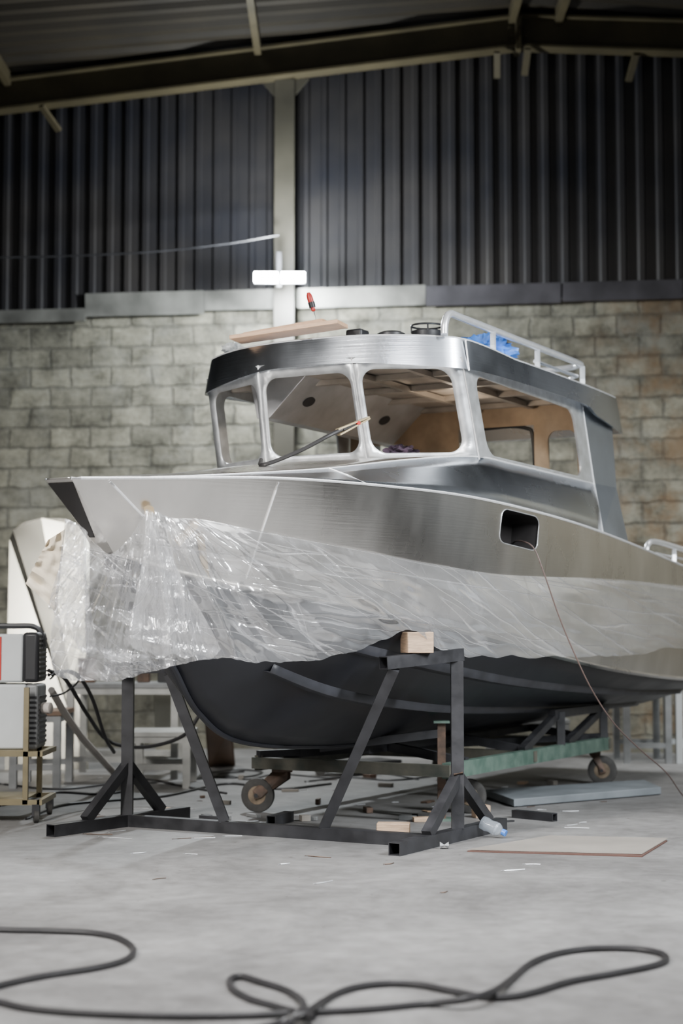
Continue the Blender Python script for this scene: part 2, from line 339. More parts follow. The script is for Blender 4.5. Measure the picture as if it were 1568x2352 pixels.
def ibeam(mb,p0,p1,h,w,t=.02):
    x,y,d=frame(V(p1)-V(p0)); p0=V(p0);p1=V(p1)
    mb.bar(p0,p1,t,h); mb.bar(p0+y*(h/2),p1+y*(h/2),w,t); mb.bar(p0-y*(h/2),p1-y*(h/2),w,t)
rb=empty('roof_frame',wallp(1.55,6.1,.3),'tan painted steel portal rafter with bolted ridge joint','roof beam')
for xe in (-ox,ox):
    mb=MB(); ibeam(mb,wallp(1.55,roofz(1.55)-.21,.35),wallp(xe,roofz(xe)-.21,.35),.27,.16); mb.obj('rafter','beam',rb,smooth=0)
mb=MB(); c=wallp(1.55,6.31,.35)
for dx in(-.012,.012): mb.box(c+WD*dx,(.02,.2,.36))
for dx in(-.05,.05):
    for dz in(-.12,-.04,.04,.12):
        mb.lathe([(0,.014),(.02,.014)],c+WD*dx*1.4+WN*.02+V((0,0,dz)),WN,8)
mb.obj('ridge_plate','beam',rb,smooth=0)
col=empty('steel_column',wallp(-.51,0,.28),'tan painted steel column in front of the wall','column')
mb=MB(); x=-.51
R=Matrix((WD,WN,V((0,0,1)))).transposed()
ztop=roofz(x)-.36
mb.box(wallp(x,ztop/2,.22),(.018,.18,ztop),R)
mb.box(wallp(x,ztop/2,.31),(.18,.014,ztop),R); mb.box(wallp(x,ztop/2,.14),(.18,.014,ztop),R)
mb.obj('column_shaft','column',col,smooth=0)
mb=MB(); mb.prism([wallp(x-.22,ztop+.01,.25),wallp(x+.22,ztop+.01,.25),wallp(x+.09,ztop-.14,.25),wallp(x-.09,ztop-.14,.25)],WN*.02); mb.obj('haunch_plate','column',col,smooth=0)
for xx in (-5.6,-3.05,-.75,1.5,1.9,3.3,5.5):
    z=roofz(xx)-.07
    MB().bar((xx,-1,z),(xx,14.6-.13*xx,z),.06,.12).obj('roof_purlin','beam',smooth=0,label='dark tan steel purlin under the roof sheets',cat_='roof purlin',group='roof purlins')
for px0,py0,px1,py1 in [(95,243,135,300),(1141,120,1141,178),(1212,112,1204,172),(1460,125,1443,186)]:
    MB().bar(atY(px0,py0,14.1),atY(px1,py1,14.3),.055,.03).obj('roof_brace','beam',smooth=0,label='short steel bracing strut under the rafter',cat_='brace',group='rafter struts')
MB().tube(cat([atY(-40,592,14.6),atY(150,588,14.6),atY(350,578,14.5),atY(520,560,14.4),atY(640,540,14.4)],8),.008,6).obj('wall_cable','steel',label='thin cable strung along the corrugated wall',cat_='cable')
wl=empty('work_light',atY(641,636,14.15),'bright twin-panel LED work light fixed to the column','work light')
for c0,c1 in [(582,638),(645,701)]:
    p=atY(c0,636,14.12);q=atY(c1,636,14.12); mid=(p+q)/2
    MB().box(mid+V((0,.035,0)),((q-p).x,.04,.10)).obj('lamp_housing','white',wl,bevel=.005)
    MB().box(mid,((q-p).x-.01,.02,.085)).obj('lamp_panel','lamp',wl,bevel=.008)
mb=MB(); mb.bar(atY(641,636,14.16),atY(641,636,14.38),.03); mb.bar(atY(641,580,14.3),atY(641,660,14.3),.04); mb.obj('lamp_bracket','steel',wl,smooth=0)

# ================================================================ BOAT
boat=empty('boat',W(1,0,0.4),'unpainted aluminium cabin cruiser under construction, dark painted bottom','boat')
Gp=[(-1.85,.068,1.69),(-1.49,.30,1.71),(-1.0,.58,1.736),(-.37,.81,1.738),(.41,.93,1.731),(1.54,.97,1.685),(2.61,.97,1.61),(3.79,.97,1.5),(4.7,.96,1.42)]
Cp=[(-1.49,.03,1.384),(-1.2,.20,1.30),(-.8,.42,1.22),(-.3,.64,1.15),(.4,.79,1.06),(1.5,.87,.92),(2.6,.88,.81),(3.8,.88,.73),(4.7,.87,.70)]
Kp=[(-1.49,.012,1.384),(-1.22,.012,1.13),(-.985,.012,.888),(-.765,.012,.665),(-.373,.012,.51),(.6,.012,.435),(2.,.012,.43),(3.4,.012,.44),(4.7,.012,.45)]
NS=10
G=cat(Gp,NS);C=cat(Cp,NS);K=cat(Kp,NS)
def side(t,w,sg=1):
    i=max(0,min(int(t),len(G)-2)); f=t-i
    g=G[i].lerp(G[i+1],f); c=C[i].lerp(C[i+1],f); p=g.lerp(c,w); b=.02*4*w*(1-w)*min(1,t/20)
    return W(p.x,(p.y+b)*sg,p.z)
def snorm(t,w,sg=1):
    t=max(.6,min(len(G)-1.6,t)); a=side(t+.5,w,sg)-side(t-.5,w,sg); a2=side(t+1.5,w,sg)-side(max(0,t-1.5),w,sg)
    b=side(t,min(1,w+.1),sg)-side(t,max(0,w-.1),sg); n=(a+a2*.5).cross(b).normalized()
    return n if n.dot(CR*sg)>0 else -n
def bott(t,w,sg=1):
    i=min(int(t),len(G)-2); f=t-i
    g=K[i].lerp(K[i+1],f); c=C[i].lerp(C[i+1],f); p=g.lerp(c,w); e=min(1,t/15); b=4*w*(1-w)*e
    return W(p.x,(p.y+.02*b)*sg,p.z-.035*b)
nT=len(G)
def bvh_rows(rows):
    vs=[p for r in rows for p in r]; nc=len(rows[0]); fs=[(i*nc+j,i*nc+j+1,(i+1)*nc+j+1,(i+1)*nc+j) for i in range(len(rows)-1) for j in range(nc-1)]
    return BVHTree.FromPolygons(vs,fs)
Bs=bvh_rows([[side(t,w/10,1) for t in range(nT)] for w in range(11)]); Bb=bvh_rows([[bott(t,w/10,1) for t in range(nT)] for w in range(11)])
def hit(px,py,bb=None):
    r=(bb or Bs).ray_cast(CAM,ray(px,py).normalized()); return r[0]
def hitany(px,py):
    h=[x for x in (hit(px,py,Bs),hit(px,py,Bb)) if x is not None]
    return min(h,key=lambda p:(p-CAM).length) if h else None
def tw(P):
    best=None
    for it in range(nT*2-1):
        t=it/2
        for w in [k/40 for k in range(41)]:
            d=(side(t,w)-P).length
            if best is None or d<best[0]: best=(d,t,w)
    d0,t0,w0=best; st=.25;sw=.0125
    for _ in range(14):
        for dt,dw in((st,0),(-st,0),(0,sw),(0,-sw)):
            d=(side(t0+dt,w0+dw)-P).length
            if d<d0: d0,t0,w0=d,t0+dt,w0+dw
        st*=.7;sw*=.7
    return t0,w0
tl_,wl_=tw(hit(1148,1216)); tr_,wr_=tw(hit(1236,1216)); _,wt_=tw(hit(1190,1176)); _,wb_=tw(hit(1190,1256))
ta,tb=math.floor(tl_)-1,math.ceil(tr_)+1; wa,wb=0.0,.5
def hatch_loops(grow=0.0,k=6):
    ru,rv=.62,.062; hw=(tr_-tl_)/2+grow*9; tc_=(tl_+tr_)/2; inn=[];out=[]
    u0,u1,v0,v1=tc_-hw,tc_+hw,wt_-grow,wb_+grow
    for cu,cv,a0,cor in [(u1-ru,v1-rv,0,(tb,wb)),(u0+ru,v1-rv,90,(ta,wb)),(u0+ru,v0+rv,180,(ta,wa)),(u1-ru,v0+rv,270,(tb,wa))]:
        for j in range(k+1):
            a=math.radians(a0+90*j/k); uu=cu+ru*math.cos(a); vv=cv+rv*math.sin(a); inn.append((uu,vv)); f=j/k
            if a0 in(0,180): o_=(cor[0],vv) if f<.5 else (uu,cor[1])
            else: o_=(uu,cor[1]) if f<.5 else (cor[0],vv)
            if j==k//2: o_=cor
            out.append(o_)
    return inn,out
for sg in (1,-1):
    rows=[[side(t,w/10,sg) for t in range(nT)] for w in range(11)]
    nrm=[snorm(t,w/10,sg) for w in range(11) for t in range(nT)]
    if sg<0:
        MB().grid(rows).obj('hull_side','hull',boat,smooth=180,normals=nrm,label='satin bare aluminium hull side')
    else:
        mb=MB().grid(rows,skip=lambda i,j: ta<=j<tb and i<5,flip=True)
        inn,out=hatch_loops(); n=len(inn); NR_=4
        tws=[(i_[0]+(o_[0]-i_[0])*q/NR_,max(0,i_[1]+(o_[1]-i_[1])*q/NR_)) for q in range(NR_+1) for i_,o_ in zip(inn,out)]
        nrm+=[snorm(a,b) for a,b in tws]
        mb.add([side(a,b) for a,b in tws],[(q*n+k,(q+1)*n+k,(q+1)*n+(k+1)%n,q*n+(k+1)%n)[::-1] for q in range(NR_) for k in range(n)])
        fn=(mb.v[mb.f[-1][1]]-mb.v[mb.f[-1][0]]).cross(mb.v[mb.f[-1][2]]-mb.v[mb.f[-1][1]])
        if fn.dot(CR)<0: mb.f=[f if max(f)<nT*11 else f[::-1] for f in mb.f]
        mb.obj('hull_side','hull',boat,smooth=180,normals=nrm,label='satin bare aluminium hull side with a window cut-out')
    rows=[[bott(t,w/10,sg) for t in range(nT)] for w in range(11)]
    if sg>0: rows=rows[::-1]
    MB().grid(rows).obj('hull_bottom','bottom',boat,smooth=30,solid=.004,label='matte dark painted hull bottom')
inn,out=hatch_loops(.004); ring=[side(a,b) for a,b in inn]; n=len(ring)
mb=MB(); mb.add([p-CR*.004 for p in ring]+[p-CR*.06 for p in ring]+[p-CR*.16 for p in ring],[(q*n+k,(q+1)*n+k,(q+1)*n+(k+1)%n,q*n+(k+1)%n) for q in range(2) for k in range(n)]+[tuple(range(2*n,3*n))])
mb.obj('hatch_shade_liner','dark',boat,smooth=30,label='near-black liner painting the shade behind the hull window opening')  # shade of the hull interior put into a near-black cup
inn,_=hatch_loops(0); MB().tube([side(a,b)+CR*.001 for a,b in inn],.0025,6,closed=True).obj('hatch_edge','frame',boat)
g0,c0=V(Gp[0]),V(Cp[0])
def stemq(f0,f1,k0=1,k1=1,fwd=0):
    a=g0.lerp(c0,f0);b=g0.lerp(c0,f1); return [W(a.x-fwd,a.y*k0,a.z),W(a.x-fwd,-a.y,a.z),W(b.x-fwd,-b.y,b.z),W(b.x-fwd,b.y*k1,b.z)]
MB().prism(stemq(0,1),AX*.01).obj('stem_plate','hull',boat,smooth=0,label='bare aluminium stem plate')
MB().prism(stemq(.05,.76,.97,-.3,.004),AX*.003).obj('stem_wedge','dark',boat,smooth=0,label='dark tapering wedge on the stem under the bow tip')  # flat near-black wedge laid over the stem plate
mb=MB(); gl,cl,kl=Gp[-1],Cp[-1],Kp[-1]
mb.prism([W(gl[0],gl[1],gl[2]),W(cl[0],cl[1],cl[2]),W(kl[0],0,kl[2]),W(cl[0],-cl[1],cl[2]),W(gl[0],-gl[1],gl[2])],AX*.01)
mb.obj('transom','hull',boat,smooth=0)
MB().tube([W(k.x,0,k.z-.004) for k in K],.016,8).obj('keel_bar','bottom',boat)
for w,t0,t1 in [(.42,28,78),(.72,30,80)]:
    for sg in(1,-1):
        pa=[bott(t,w,sg) for t in range(t0,t1)]; pb=[bott(t,w+.05,sg)-V((0,0,.028)) for t in range(t0,t1)]; pc=[bott(t,w+.075,sg) for t in range(t0,t1)]
        MB().grid([pa,pb,pc]).obj('hull_strake','strake',boat,smooth=30,solid=.003)
for sg in (1,-1):
    MB().grid([[side(t,1,sg)+V((0,0,.012)) for t in range(4,nT)],[side(t,1,sg)+CR*sg*.022 for t in range(4,nT)],[side(t,1,sg)-V((0,0,.012)) for t in range(4,nT)]]).obj('chine_rail','hull',boat,smooth=30,solid=.003)
Dp=[(-1.85,.062,1.693),(-1.49,.28,1.714),(-1.0,.46,1.765),(-.5,.56,1.825),(.1,.69,1.915),(.62,.812,1.972),(1.1,.828,1.974),(1.7,.835,1.970),(2.36,.842,1.965)]
def interp_s(P,s):
    for i in range(len(P)-1):
        if P[i][0]<=s<=P[i+1][0]:
            f=(s-P[i][0])/(P[i+1][0]-P[i][0]); return V(P[i]).lerp(V(P[i+1]),f)
    return V(P[-1])
Dc=cat(Dp,8); Gc=[tuple(g) for g in G]; Df=[d for d in Dc if d.x<=.63]
for sg in (1,-1):
    rr_=[[] for _ in range(5)]
    for d in Dc:
        sl=d.x-.20*max(0,min(1,(d.x-1.2)/1.1)); g=interp_s(Gc,sl)
        lo_=V((sl,g.y-.004,g.z)); hi_=V((d.x,d.y,d.z))
        for k in range(5):
            f=k/4; q=lo_.lerp(hi_,f); rr_[k].append(W(q.x,(q.y+.008*4*f*(1-f))*sg,q.z))
    MB().grid(rr_ if sg>0 else rr_[::-1]).obj('trunk_side_panel','polish',boat,smooth=60,solid=.004,label='polished aluminium cabin trunk side')
mb=MB(); mb.grid([[W(d.x,d.y*k/4,d.z+.02*(1-(k/4)**2)*min(1,(d.x+1.85)*2)) for d in Df] for k in range(-4,5)])
mb.obj('foredeck','hull',boat,smooth=30,solid=.004)
for sg in(1,-1):
    A=[];B_=[];D_=[]
    for i in range(13):
        s=2.36+(4.68-2.36)*i/12; g=interp_s(Gc,s); A.append(W(s,g.y*sg,g.z)); B_.append(W(s,(g.y-.14)*sg,g.z+.005)); D_.append(W(s,(g.y-.14)*sg,.98))
    MB().grid([A,B_,D_]).obj('side_deck','hull',boat,smooth=20,solid=.004)
mb=MB(); mb.prism([W(.1,-.74,1.12),W(.1,.74,1.12),W(4.68,.8,.95),W(4.68,-.8,.95)],V((0,0,-.01))); mb.obj('cockpit_floor','hull',boat,smooth=0)
def seam(pxs,name='weld_seam',r=.0035):
    p=[hit(x,y) for x,y in pxs]; p=[q+(CAM-q).normalized()*.004 for q in p if q is not None]
    if len(p)>1: MB().tube(p,r,6).obj(name,'weld',boat)
seam([(640+(565-640)*k/12,1108+(1330-1108)*k/12) for k in range(13)],r=.004)
seam([(252+(330-252)*k/8,1106+(1188-1106)*k/8) for k in range(9)],r=.006)
for sg in(1,-1):
    MB().tube([W(g.x,g.y*sg,g.z+.001) for g in (G if sg>0 else G[8:])],.007,6).obj('gunwale_weld','weld',boat)
MB().tube([W(d.x,d.y,d.z+.001) for d in Dc[6:]],.006,6).obj('deck_edge_weld','weld',boat)
g=interp_s(Gc,2.16); MB().tube([W(2.16,g.y,g.z),W(2.365,.846,1.965),W(2.245,.82,2.43)],.006,6).obj('cabin_weld','weld',boat)
g=interp_s(Gc,-.51); MB().tube([W(-.51,g.y,g.z),W(-.51,(g.y+.558)/2+.008,(g.z+1.826)/2),W(-.51,.558,1.826)],.005,6).obj('cabin_weld','weld',boat)
# ---- cabin
cabin=empty('cabin',W(1.5,0,1.96),None,None,boat)
def holepanel(mb,bl,br,tr,tl,u0,u1,v0,v1,r,k=8,m=0):
    bl,br,tr,tl=map(V,(bl,br,tr,tl)); w=((br-bl).length+(tr-tl).length)/2; h=((tl-bl).length+(tr-br).length)/2
    ru=r/w; rv=r/h
    P=lambda u,v: bl.lerp(br,u).lerp(tl.lerp(tr,u),v)
    inn=[];out=[]
    for (cu,cv,a0,cor) in [(u1-ru,v1-rv,0,(1,1)),(u0+ru,v1-rv,90,(0,1)),(u0+ru,v0+rv,180,(0,0)),(u1-ru,v0+rv,270,(1,0))]:
        for j in range(k+1):
            a=math.radians(a0+90*j/k); uu=cu+ru*math.cos(a); vv=cv+rv*math.sin(a); inn.append(P(uu,vv))
            f=j/k
            if a0 in(0,180): o_=(cor[0],vv) if f<.5 else (uu,cor[1])
            else: o_=(uu,cor[1]) if f<.5 else (cor[0],vv)
            if j==k//2: o_=cor
            out.append(P(*o_))
    n=len(inn); mb.add(inn+out,[(i,(i+1)%n,n+(i+1)%n,n+i) for i in range(n)],m)
zb,zt=1.962,2.49
bC,bE=(.356,.31),(.66,.82); tC,tE=(.228,.288),(.495,.793)
mb=MB()
holepanel(mb,W(bC[0],-bC[1],zb),W(bC[0],bC[1],zb),W(tC[0],tC[1],zt),W(tC[0],-tC[1],zt),.055,.955,.07,.86,.075)
holepanel(mb,W(bC[0],bC[1],zb),W(bE[0],bE[1],zb+.01),W(tE[0],tE[1],zt),W(tC[0],tC[1],zt),.06,.88,.055,.885,.08)
holepanel(mb,W(bE[0],-bE[1],zb+.01),W(bC[0],-bC[1],zb),W(tC[0],-tC[1],zt),W(tE[0],-tE[1],zt),.10,.94,.07,.83,.07)
mb.obj('windshield_frame','frame',cabin,smooth=20,solid=.012,label='brushed aluminium windshield frame with three rounded openings')
for sg in(1,-1):
    mb=MB(); q=[W(bE[0],bE[1]*sg,zb+.01),W(2.36,.84*sg,1.965),W(2.24,.815*sg,zt-.03),W(tE[0],tE[1]*sg,zt)]
    if sg<0: holepanel(mb,q[1],q[0],q[3],q[2],.11,.92,.06,.87,.085)
    else: holepanel(mb,*q,.075,.895,.05,.86,.085)
    mb.obj('side_window_frame','frame',cabin,smooth=0,solid=.012,label='brushed aluminium side frame with one large rounded opening')
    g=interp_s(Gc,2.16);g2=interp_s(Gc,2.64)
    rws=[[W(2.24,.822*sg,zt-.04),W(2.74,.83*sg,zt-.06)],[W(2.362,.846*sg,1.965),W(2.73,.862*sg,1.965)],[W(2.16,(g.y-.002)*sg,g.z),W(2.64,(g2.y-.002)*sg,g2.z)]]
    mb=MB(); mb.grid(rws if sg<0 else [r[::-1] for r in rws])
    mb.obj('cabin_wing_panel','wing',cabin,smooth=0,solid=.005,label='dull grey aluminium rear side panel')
mb=MB()
mb.tube([W(bC[0]-.006,bC[1],zb),W(tC[0]-.006,tC[1],zt)],.004,6); mb.tube([W(bE[0]-.003,(bE[1]+.006),zb),W(tE[0]-.003,(tE[1]+.006),zt)],.005,6)
mb.tube([W(bC[0]-.006,-bC[1],zb),W(tC[0]-.006,-tC[1],zt)],.004,6)
mb.tube([W(bE[0],-bE[1],zb+.01),W(bC[0]-.006,-bC[1],zb),W(bC[0]-.006,bC[1],zb),W(bE[0],bE[1]+.004,zb+.01)],.004,6)
mb.obj('frame_weld','weld',cabin)
mb=MB()
holepanel(mb,W(2.3,-.83,1.1),W(2.3,-.02,1.1),W(2.24,-.02,zt),W(2.24,-.8,zt),.14,.55,.60,.84,.07)
holepanel(mb,W(2.3,.50,1.1),W(2.3,.83,1.1),W(2.24,.80,zt),W(2.24,.50,zt),.3,.92,.60,.86,.06)
mb.grid([[W(2.25,-.02,2.34),W(2.25,.5,2.34)],[W(2.24,-.02,zt),W(2.24,.5,zt)]])
mb.obj('rear_bulkhead','tan',cabin,smooth=0,solid=.02,label='tan rear bulkhead with doorway opening')
MB().tube(cat([W(2.27,.49,1.5),W(2.26,.49,2.2),W(2.255,.42,2.33),W(2.255,.1,2.335)],6),.012,8).obj('door_seal','blackplastic',cabin)
mb=MB(); q=[(-.18,2.475),(-.42,2.25),(-.50,2.25),(-.55,2.475)]
mb.prism([W(.56,a,b) for a,b in q],AX*1.55); mb.obj('overhead_channel','channel',cabin,smooth=0,bevel=.004,label='folded grey aluminium channel with two dark ovals standing for cutouts')
nn=(V((0,0,-1))*.24+CR*.225).normalized()
for s_ in (.80,1.75):
    c_=W(s_,-.30,2.3625)+nn*.002; e1=AX; e2=nn.cross(AX).normalized(); mb=MB()
    mb.add([c_+e1*.055*math.cos(a*math.pi/12)+e2*.036*math.sin(a*math.pi/12)+nn*.002 for a in range(24)]+[c_+e1*.055*math.cos(a*math.pi/12)+e2*.036*math.sin(a*math.pi/12)-nn*.01 for a in range(24)],[tuple(range(24)),tuple(range(24,48))]+[(i,(i+1)%24,24+(i+1)%24,24+i) for i in range(24)])
    mb.obj('cutout_shade','dark',cabin,smooth=30)  # solid near-black oval painted as the shade of a hole
mb=MB()
for s_ in(.75,1.2,1.65,2.1): mb.bar(W(s_,-.78,2.455),W(s_,.78,2.455),.04,.03)
for v_ in(.15,.5): mb.bar(W(.4,v_,2.45),W(2.2,v_,2.45),.035,.03)
mb.obj('headliner_rib','ceilpan',cabin,smooth=0)
mb=MB(); mb.prism([W(.37,-.3,1.985),W(.37,.3,1.985),W(.66,.79,1.985),W(.85,.79,1.985),W(.85,-.79,1.985),W(.66,-.79,1.985)],V((0,0,-.02))); mb.obj('dashboard','hull',cabin,smooth=0)
hp=[(.215,0),(.22,.17),(.25,.36),(.31,.53),(.40,.69),(.505,.80),(.72,.845),(1.1,.865),(1.6,.875),(2.2,.875),(2.6,.865),(2.86,.85)]
fine=cat([(s,v,0) for s,v in hp],4)
outl=[(p.x,p.y) for p in fine]+[(2.87,.4),(2.875,0),(2.87,-.4)]+[(p.x,-p.y) for p in fine[::-1]][:-1]
cen=(1.45,0)
def ringp(sc,z): 
    return [W(cen[0]+(s-cen[0])*sc,cen[1]+(v-cen[1])*sc,z(s,v) if callable(z) else z) for s,v in outl]
def fr(s): return max(0,min(1,(1.1-s)/.9))
def zlow(s,v):
    z=2.43+.03*fr(s)-.035*min(1,max(0,(abs(v)-.3)/.5))*fr(s)-.045*min(1,max(0,(-v-.2)/.6))*fr(s)
    if s>2.15: q=min(1,(s-2.15)/.2); z-=.05*q*q*(3-2*q)+.05*max(0,(s-2.35)/.5)
    return z
def ztopf(s,v): return 2.557+.05*fr(s)
rings=[ringp(.93,2.472),ringp(.995,lambda s,v:zlow(s,v)+.004),ringp(1.012,zlow),ringp(.982,ztopf),ringp(.962,lambda s,v:ztopf(s,v)+.014),ringp(.6,2.618),ringp(.2,2.625)]
n=len(outl); mb=MB()
vs=[p for r in rings for p in r]; fs=[]
for i in range(len(rings)-1): fs+=[(i*n+k,i*n+(k+1)%n,(i+1)*n+(k+1)%n,(i+1)*n+k) for k in range(n)]
fs+=[tuple((len(rings)-1)*n+k for k in range(n))]
mb.add(vs,fs,0)
mb.add(rings[0],[tuple(range(n))[::-1]],1)
mb.obj('cabin_roof',['polish','ceilpan'],cabin,smooth=32,label='polished aluminium cabin roof with curved visor')
MB().tube([W(.53,.826,2.42),W(.53,.806,2.585)],.004,6).obj('fascia_weld','weld',cabin)
MB().tube([W(cen[0]+(s-cen[0])*.977,v*.977,ztopf(s,v)+.004) for s,v in outl],.005,6,closed=True).obj('roof_edge_weld','weld',cabin)
rail=empty('roof_rail',W(1.4,.7,2.57),None,None,cabin)
pth=cat([W(.43,.73,2.60),W(.44,.73,2.67),W(.50,.73,2.725),W(.66,.73,2.73),W(1.4,.735,2.73),W(2.35,.735,2.735),W(2.5,.70,2.735),W(2.56,.58,2.735),W(2.57,.3,2.735),W(2.57,-.2,2.735)],8)
MB().tube(pth,.0195,12).obj('rail_tube','alu',rail)
for s_ in (1.06,1.72,2.48):
    MB().tube([W(s_,.735,2.565),W(s_,.735,2.725)],.016,10).obj('rail_post','alu',rail)
for v_ in (.45,.1): MB().tube([W(2.57,v_,2.572),W(2.57,v_,2.732)],.014,10).obj('rail_post','alu',rail)
MB().tube([W(1.72,.72,2.65),W(2.42,.72,2.655),W(2.55,.6,2.655),W(2.56,0,2.655)],.012,8).obj('rail_tube','alu',rail)
sr=empty('stern_rail',W(3.3,.88,1.55),None,None,boat)
a_=atV(1484,1283,.9);b_=atV(1488,1250,.9);c_=atV(1510,1245,.9);d_=atV(1575,1264,.9);e_=atV(1640,1280,.9)
MB().tube(cat([a_,b_,c_,d_,e_],8),.018,10).obj('rail_tube','alu',sr)
for x_,y0,y1 in[(1548,1256,1292),(1620,1276,1320)]: MB().tube([atV(x_,y0,.9),atV(x_,y1,.9)],.014,8).obj('rail_post','alu',sr)
MB().tube([atV(1505,1272,.88),atV(1640,1298,.88)],.012,8).obj('rail_tube','alu',sr)

# ================================================================ items on the roof and in the cabin
MB().bar(W(.28,-.47,2.655),W(.38,.15,2.705),.17,.022).obj('wooden_board','plank',bevel=.002,label='flat pine board lying on the cabin roof',cat_='board',group='boards on the roof')
MB().bar(W(.33,-.42,2.680),W(.38,.05,2.724),.12,.02).obj('wooden_board','plank',bevel=.002,label='shorter pine board stacked on another on the roof',cat_='board',group='boards on the roof')
sd=empty('screwdriver',W(.36,-.02,2.73),'red and black handled screwdriver standing in the pine board','screwdriver')
b0=W(.365,.0,2.722);b1=b0+V((-.018,0,.062));b2=b0+V((-.05,0,.17))
dd=(b2-b1).normalized()
MB().tube([b0,b1],.004,8).obj('shaft','alu',sd)
MB().lathe([(0,.007),(.008,.012),(.02,.010),(.035,.015),(.07,.017),(.095,.015),(.108,.008)],b1,dd,16).obj('handle','red',sd)
MB().lathe([(0,.0175),(.03,.019)],b1+dd*.022,dd,16).obj('handle_grip','blackplastic',sd)
MB().prism([W(.50,.10,2.63),W(.50,.20,2.63),W(.60,.20,2.63),W(.60,.10,2.63)],V((0,0,.068))).obj('tool_case','blackplastic',bevel=.012,label='small black case on the cabin roof',cat_='case')
pc=W(.95,.38,2.615)
pot=empty('black_pot',pc,'round black plastic tub with a raised ring handle','tub')
MB().lathe([(0,.075),(.02,.085),(.115,.09),(.12,.085),(.1,.075)],pc,V((0,0,1)),28).obj('tub_body','blackplastic',pot)
MB().tube([pc+V((.088*math.cos(a/12*math.pi),.088*math.sin(a/12*math.pi),.15)) for a in range(24)],.006,8,closed=True).obj('ring_handle','blackplastic',pot)
for a in range(4): MB().tube([pc+V((.088*math.cos(a*1.57),.088*math.sin(a*1.57),.11)),pc+V((.088*math.cos(a*1.57),.088*math.sin(a*1.57),.15))],.005,6).obj('ring_strut','blackplastic',pot)
MB().lathe([(0,.08),(.075,.08),(.085,.06),(.088,.03)],W(.78,.24,2.63),V((0,0,1)),24).obj('black_bowl','blackplastic',label='flat round black bowl upturned on the cabin roof',cat_='bowl')
MB().blob(W(1.32,.58,2.662),(.14,.12,.08),.6,2.5,20,seed=3).obj('plastic_bag','blue',label='crumpled blue plastic bag on the cabin roof',cat_='bag')
MB().blob(W(.46,-.60,2.64),(.06,.05,.035),.4,3,16,seed=5).obj('rag','white',label='small pale crumpled rag on the roof edge',cat_='rag')
MB().blob(W(.68,.35,2.015),(.09,.08,.045),.5,3,18,seed=8).obj('cloth','purple',label='dark crumpled cloth on the dashboard',cat_='cloth')
ec=empty('earth_clamp',atY(835,968,8.55),'brass earth clamp with black cable gripping the windshield pillar','clamp')
cp=[atY(600,1068,8.3),atY(640,1056,8.28),atY(700,1030,8.28),atY(750,1003,8.3),atY(785,986,8.35)]
MB().tube(cat([W(-.05,-.1,1.94)]+cp,8),.0105,8).obj('clamp_cable','cable',ec)
p,q=atY(776,992,8.34),atY(846,960,8.46); x,y,d=frame(q-p)
for a_,b_ in((.012,.004),(-.016,-.004)): MB().bar(p+y*a_,q+y*b_,.03,.009).obj('clamp_jaw','brass',ec,bevel=.002)
MB().bar(p.lerp(q,.15),p.lerp(q,.55),.018,.016).obj('clamp_grip','cable',ec,bevel=.003)
MB().lathe([(-.018,.010),(.018,.010)],p.lerp(q,.62),x,12).obj('clamp_pivot','red',ec)

# ================================================================ PLASTIC FILM
film=empty('plastic_sheet',W(0,1,1.0),'crumpled clear polythene sheet taped along the hull side','plastic sheet')
cols=[((150,1190),(114,1480),-.14,-.16),((172,1203),(128,1548),-.12,-.13),((195,1222),(185,1560),-.09,-.08),((222,1250),(238,1564),-.03,0.0),((255,1272),(290,1556),.06,.06),
((300,1232),(335,1545),.14,.10),((340,1174),(385,1532),None,.17),((395,1190),(450,1516),None,.27),((455,1192),(520,1513),None,.37),
((560,1212),(640,1521),None,.50),((700,1240),(770,1507),None,.62),((850,1268),(880,1470),None,.70),((960,1290),(952,1449),None,.755),((1020,1300),(1008,1490),None,.80),
((1130,1318),(1120,1508),None,.86),((1250,1325),(1260,1508),None,.90),((1400,1330),(1420,1506),None,.92),((1540,1343),(1540,1490),None,.94),((1625,1352),(1625,1480),None,.95)]
NC=20; NR=72
T=cat([(a[0],a[1],0) for a,b,c,d in cols],NC); Bt=cat([(b[0],b[1],d) for a,b,c,d in cols],NC)
tv=cat([((c if c is not None else 0),0,0) for a,b,c,d in cols],NC)
def sharp(x): return (1-min(1,abs(x)*2.2))**1.3
def folds(px_,py_,seed=0):
    ang=math.atan2(px_-342,py_-1090); rad=math.hypot(px_-342,py_-1090)
    near=max(0,min(1,1.25-abs(px_-290)/300))
    f1=sharp(noise.noise(V((ang*6+seed,rad*.0025,1.3+seed))))
    f1b=sharp(noise.noise(V((ang*13+seed,rad*.003,4.3))))
    f2=sharp(noise.noise(V(((py_*1.0-px_*.55)*.011,(px_+py_)*.0014,7+seed))))
    f3=sharp(noise.noise(V(((px_*.14-py_)*.022,px_*.0015,17))))
    f4=sharp(noise.noise(V(((px_*.8-py_*.5)*.010,(px_+py_*2)*.003,27+seed))))
    return near,near*(.11*f1+.045*f1b+.03*f4)+(1-near)*(.016*f1+.014*f4)+.045*f2*(1-near*.4)+.024*f3
rows=[[] for _ in range(NR+1)]; uvs=[[] for _ in range(NR+1)]
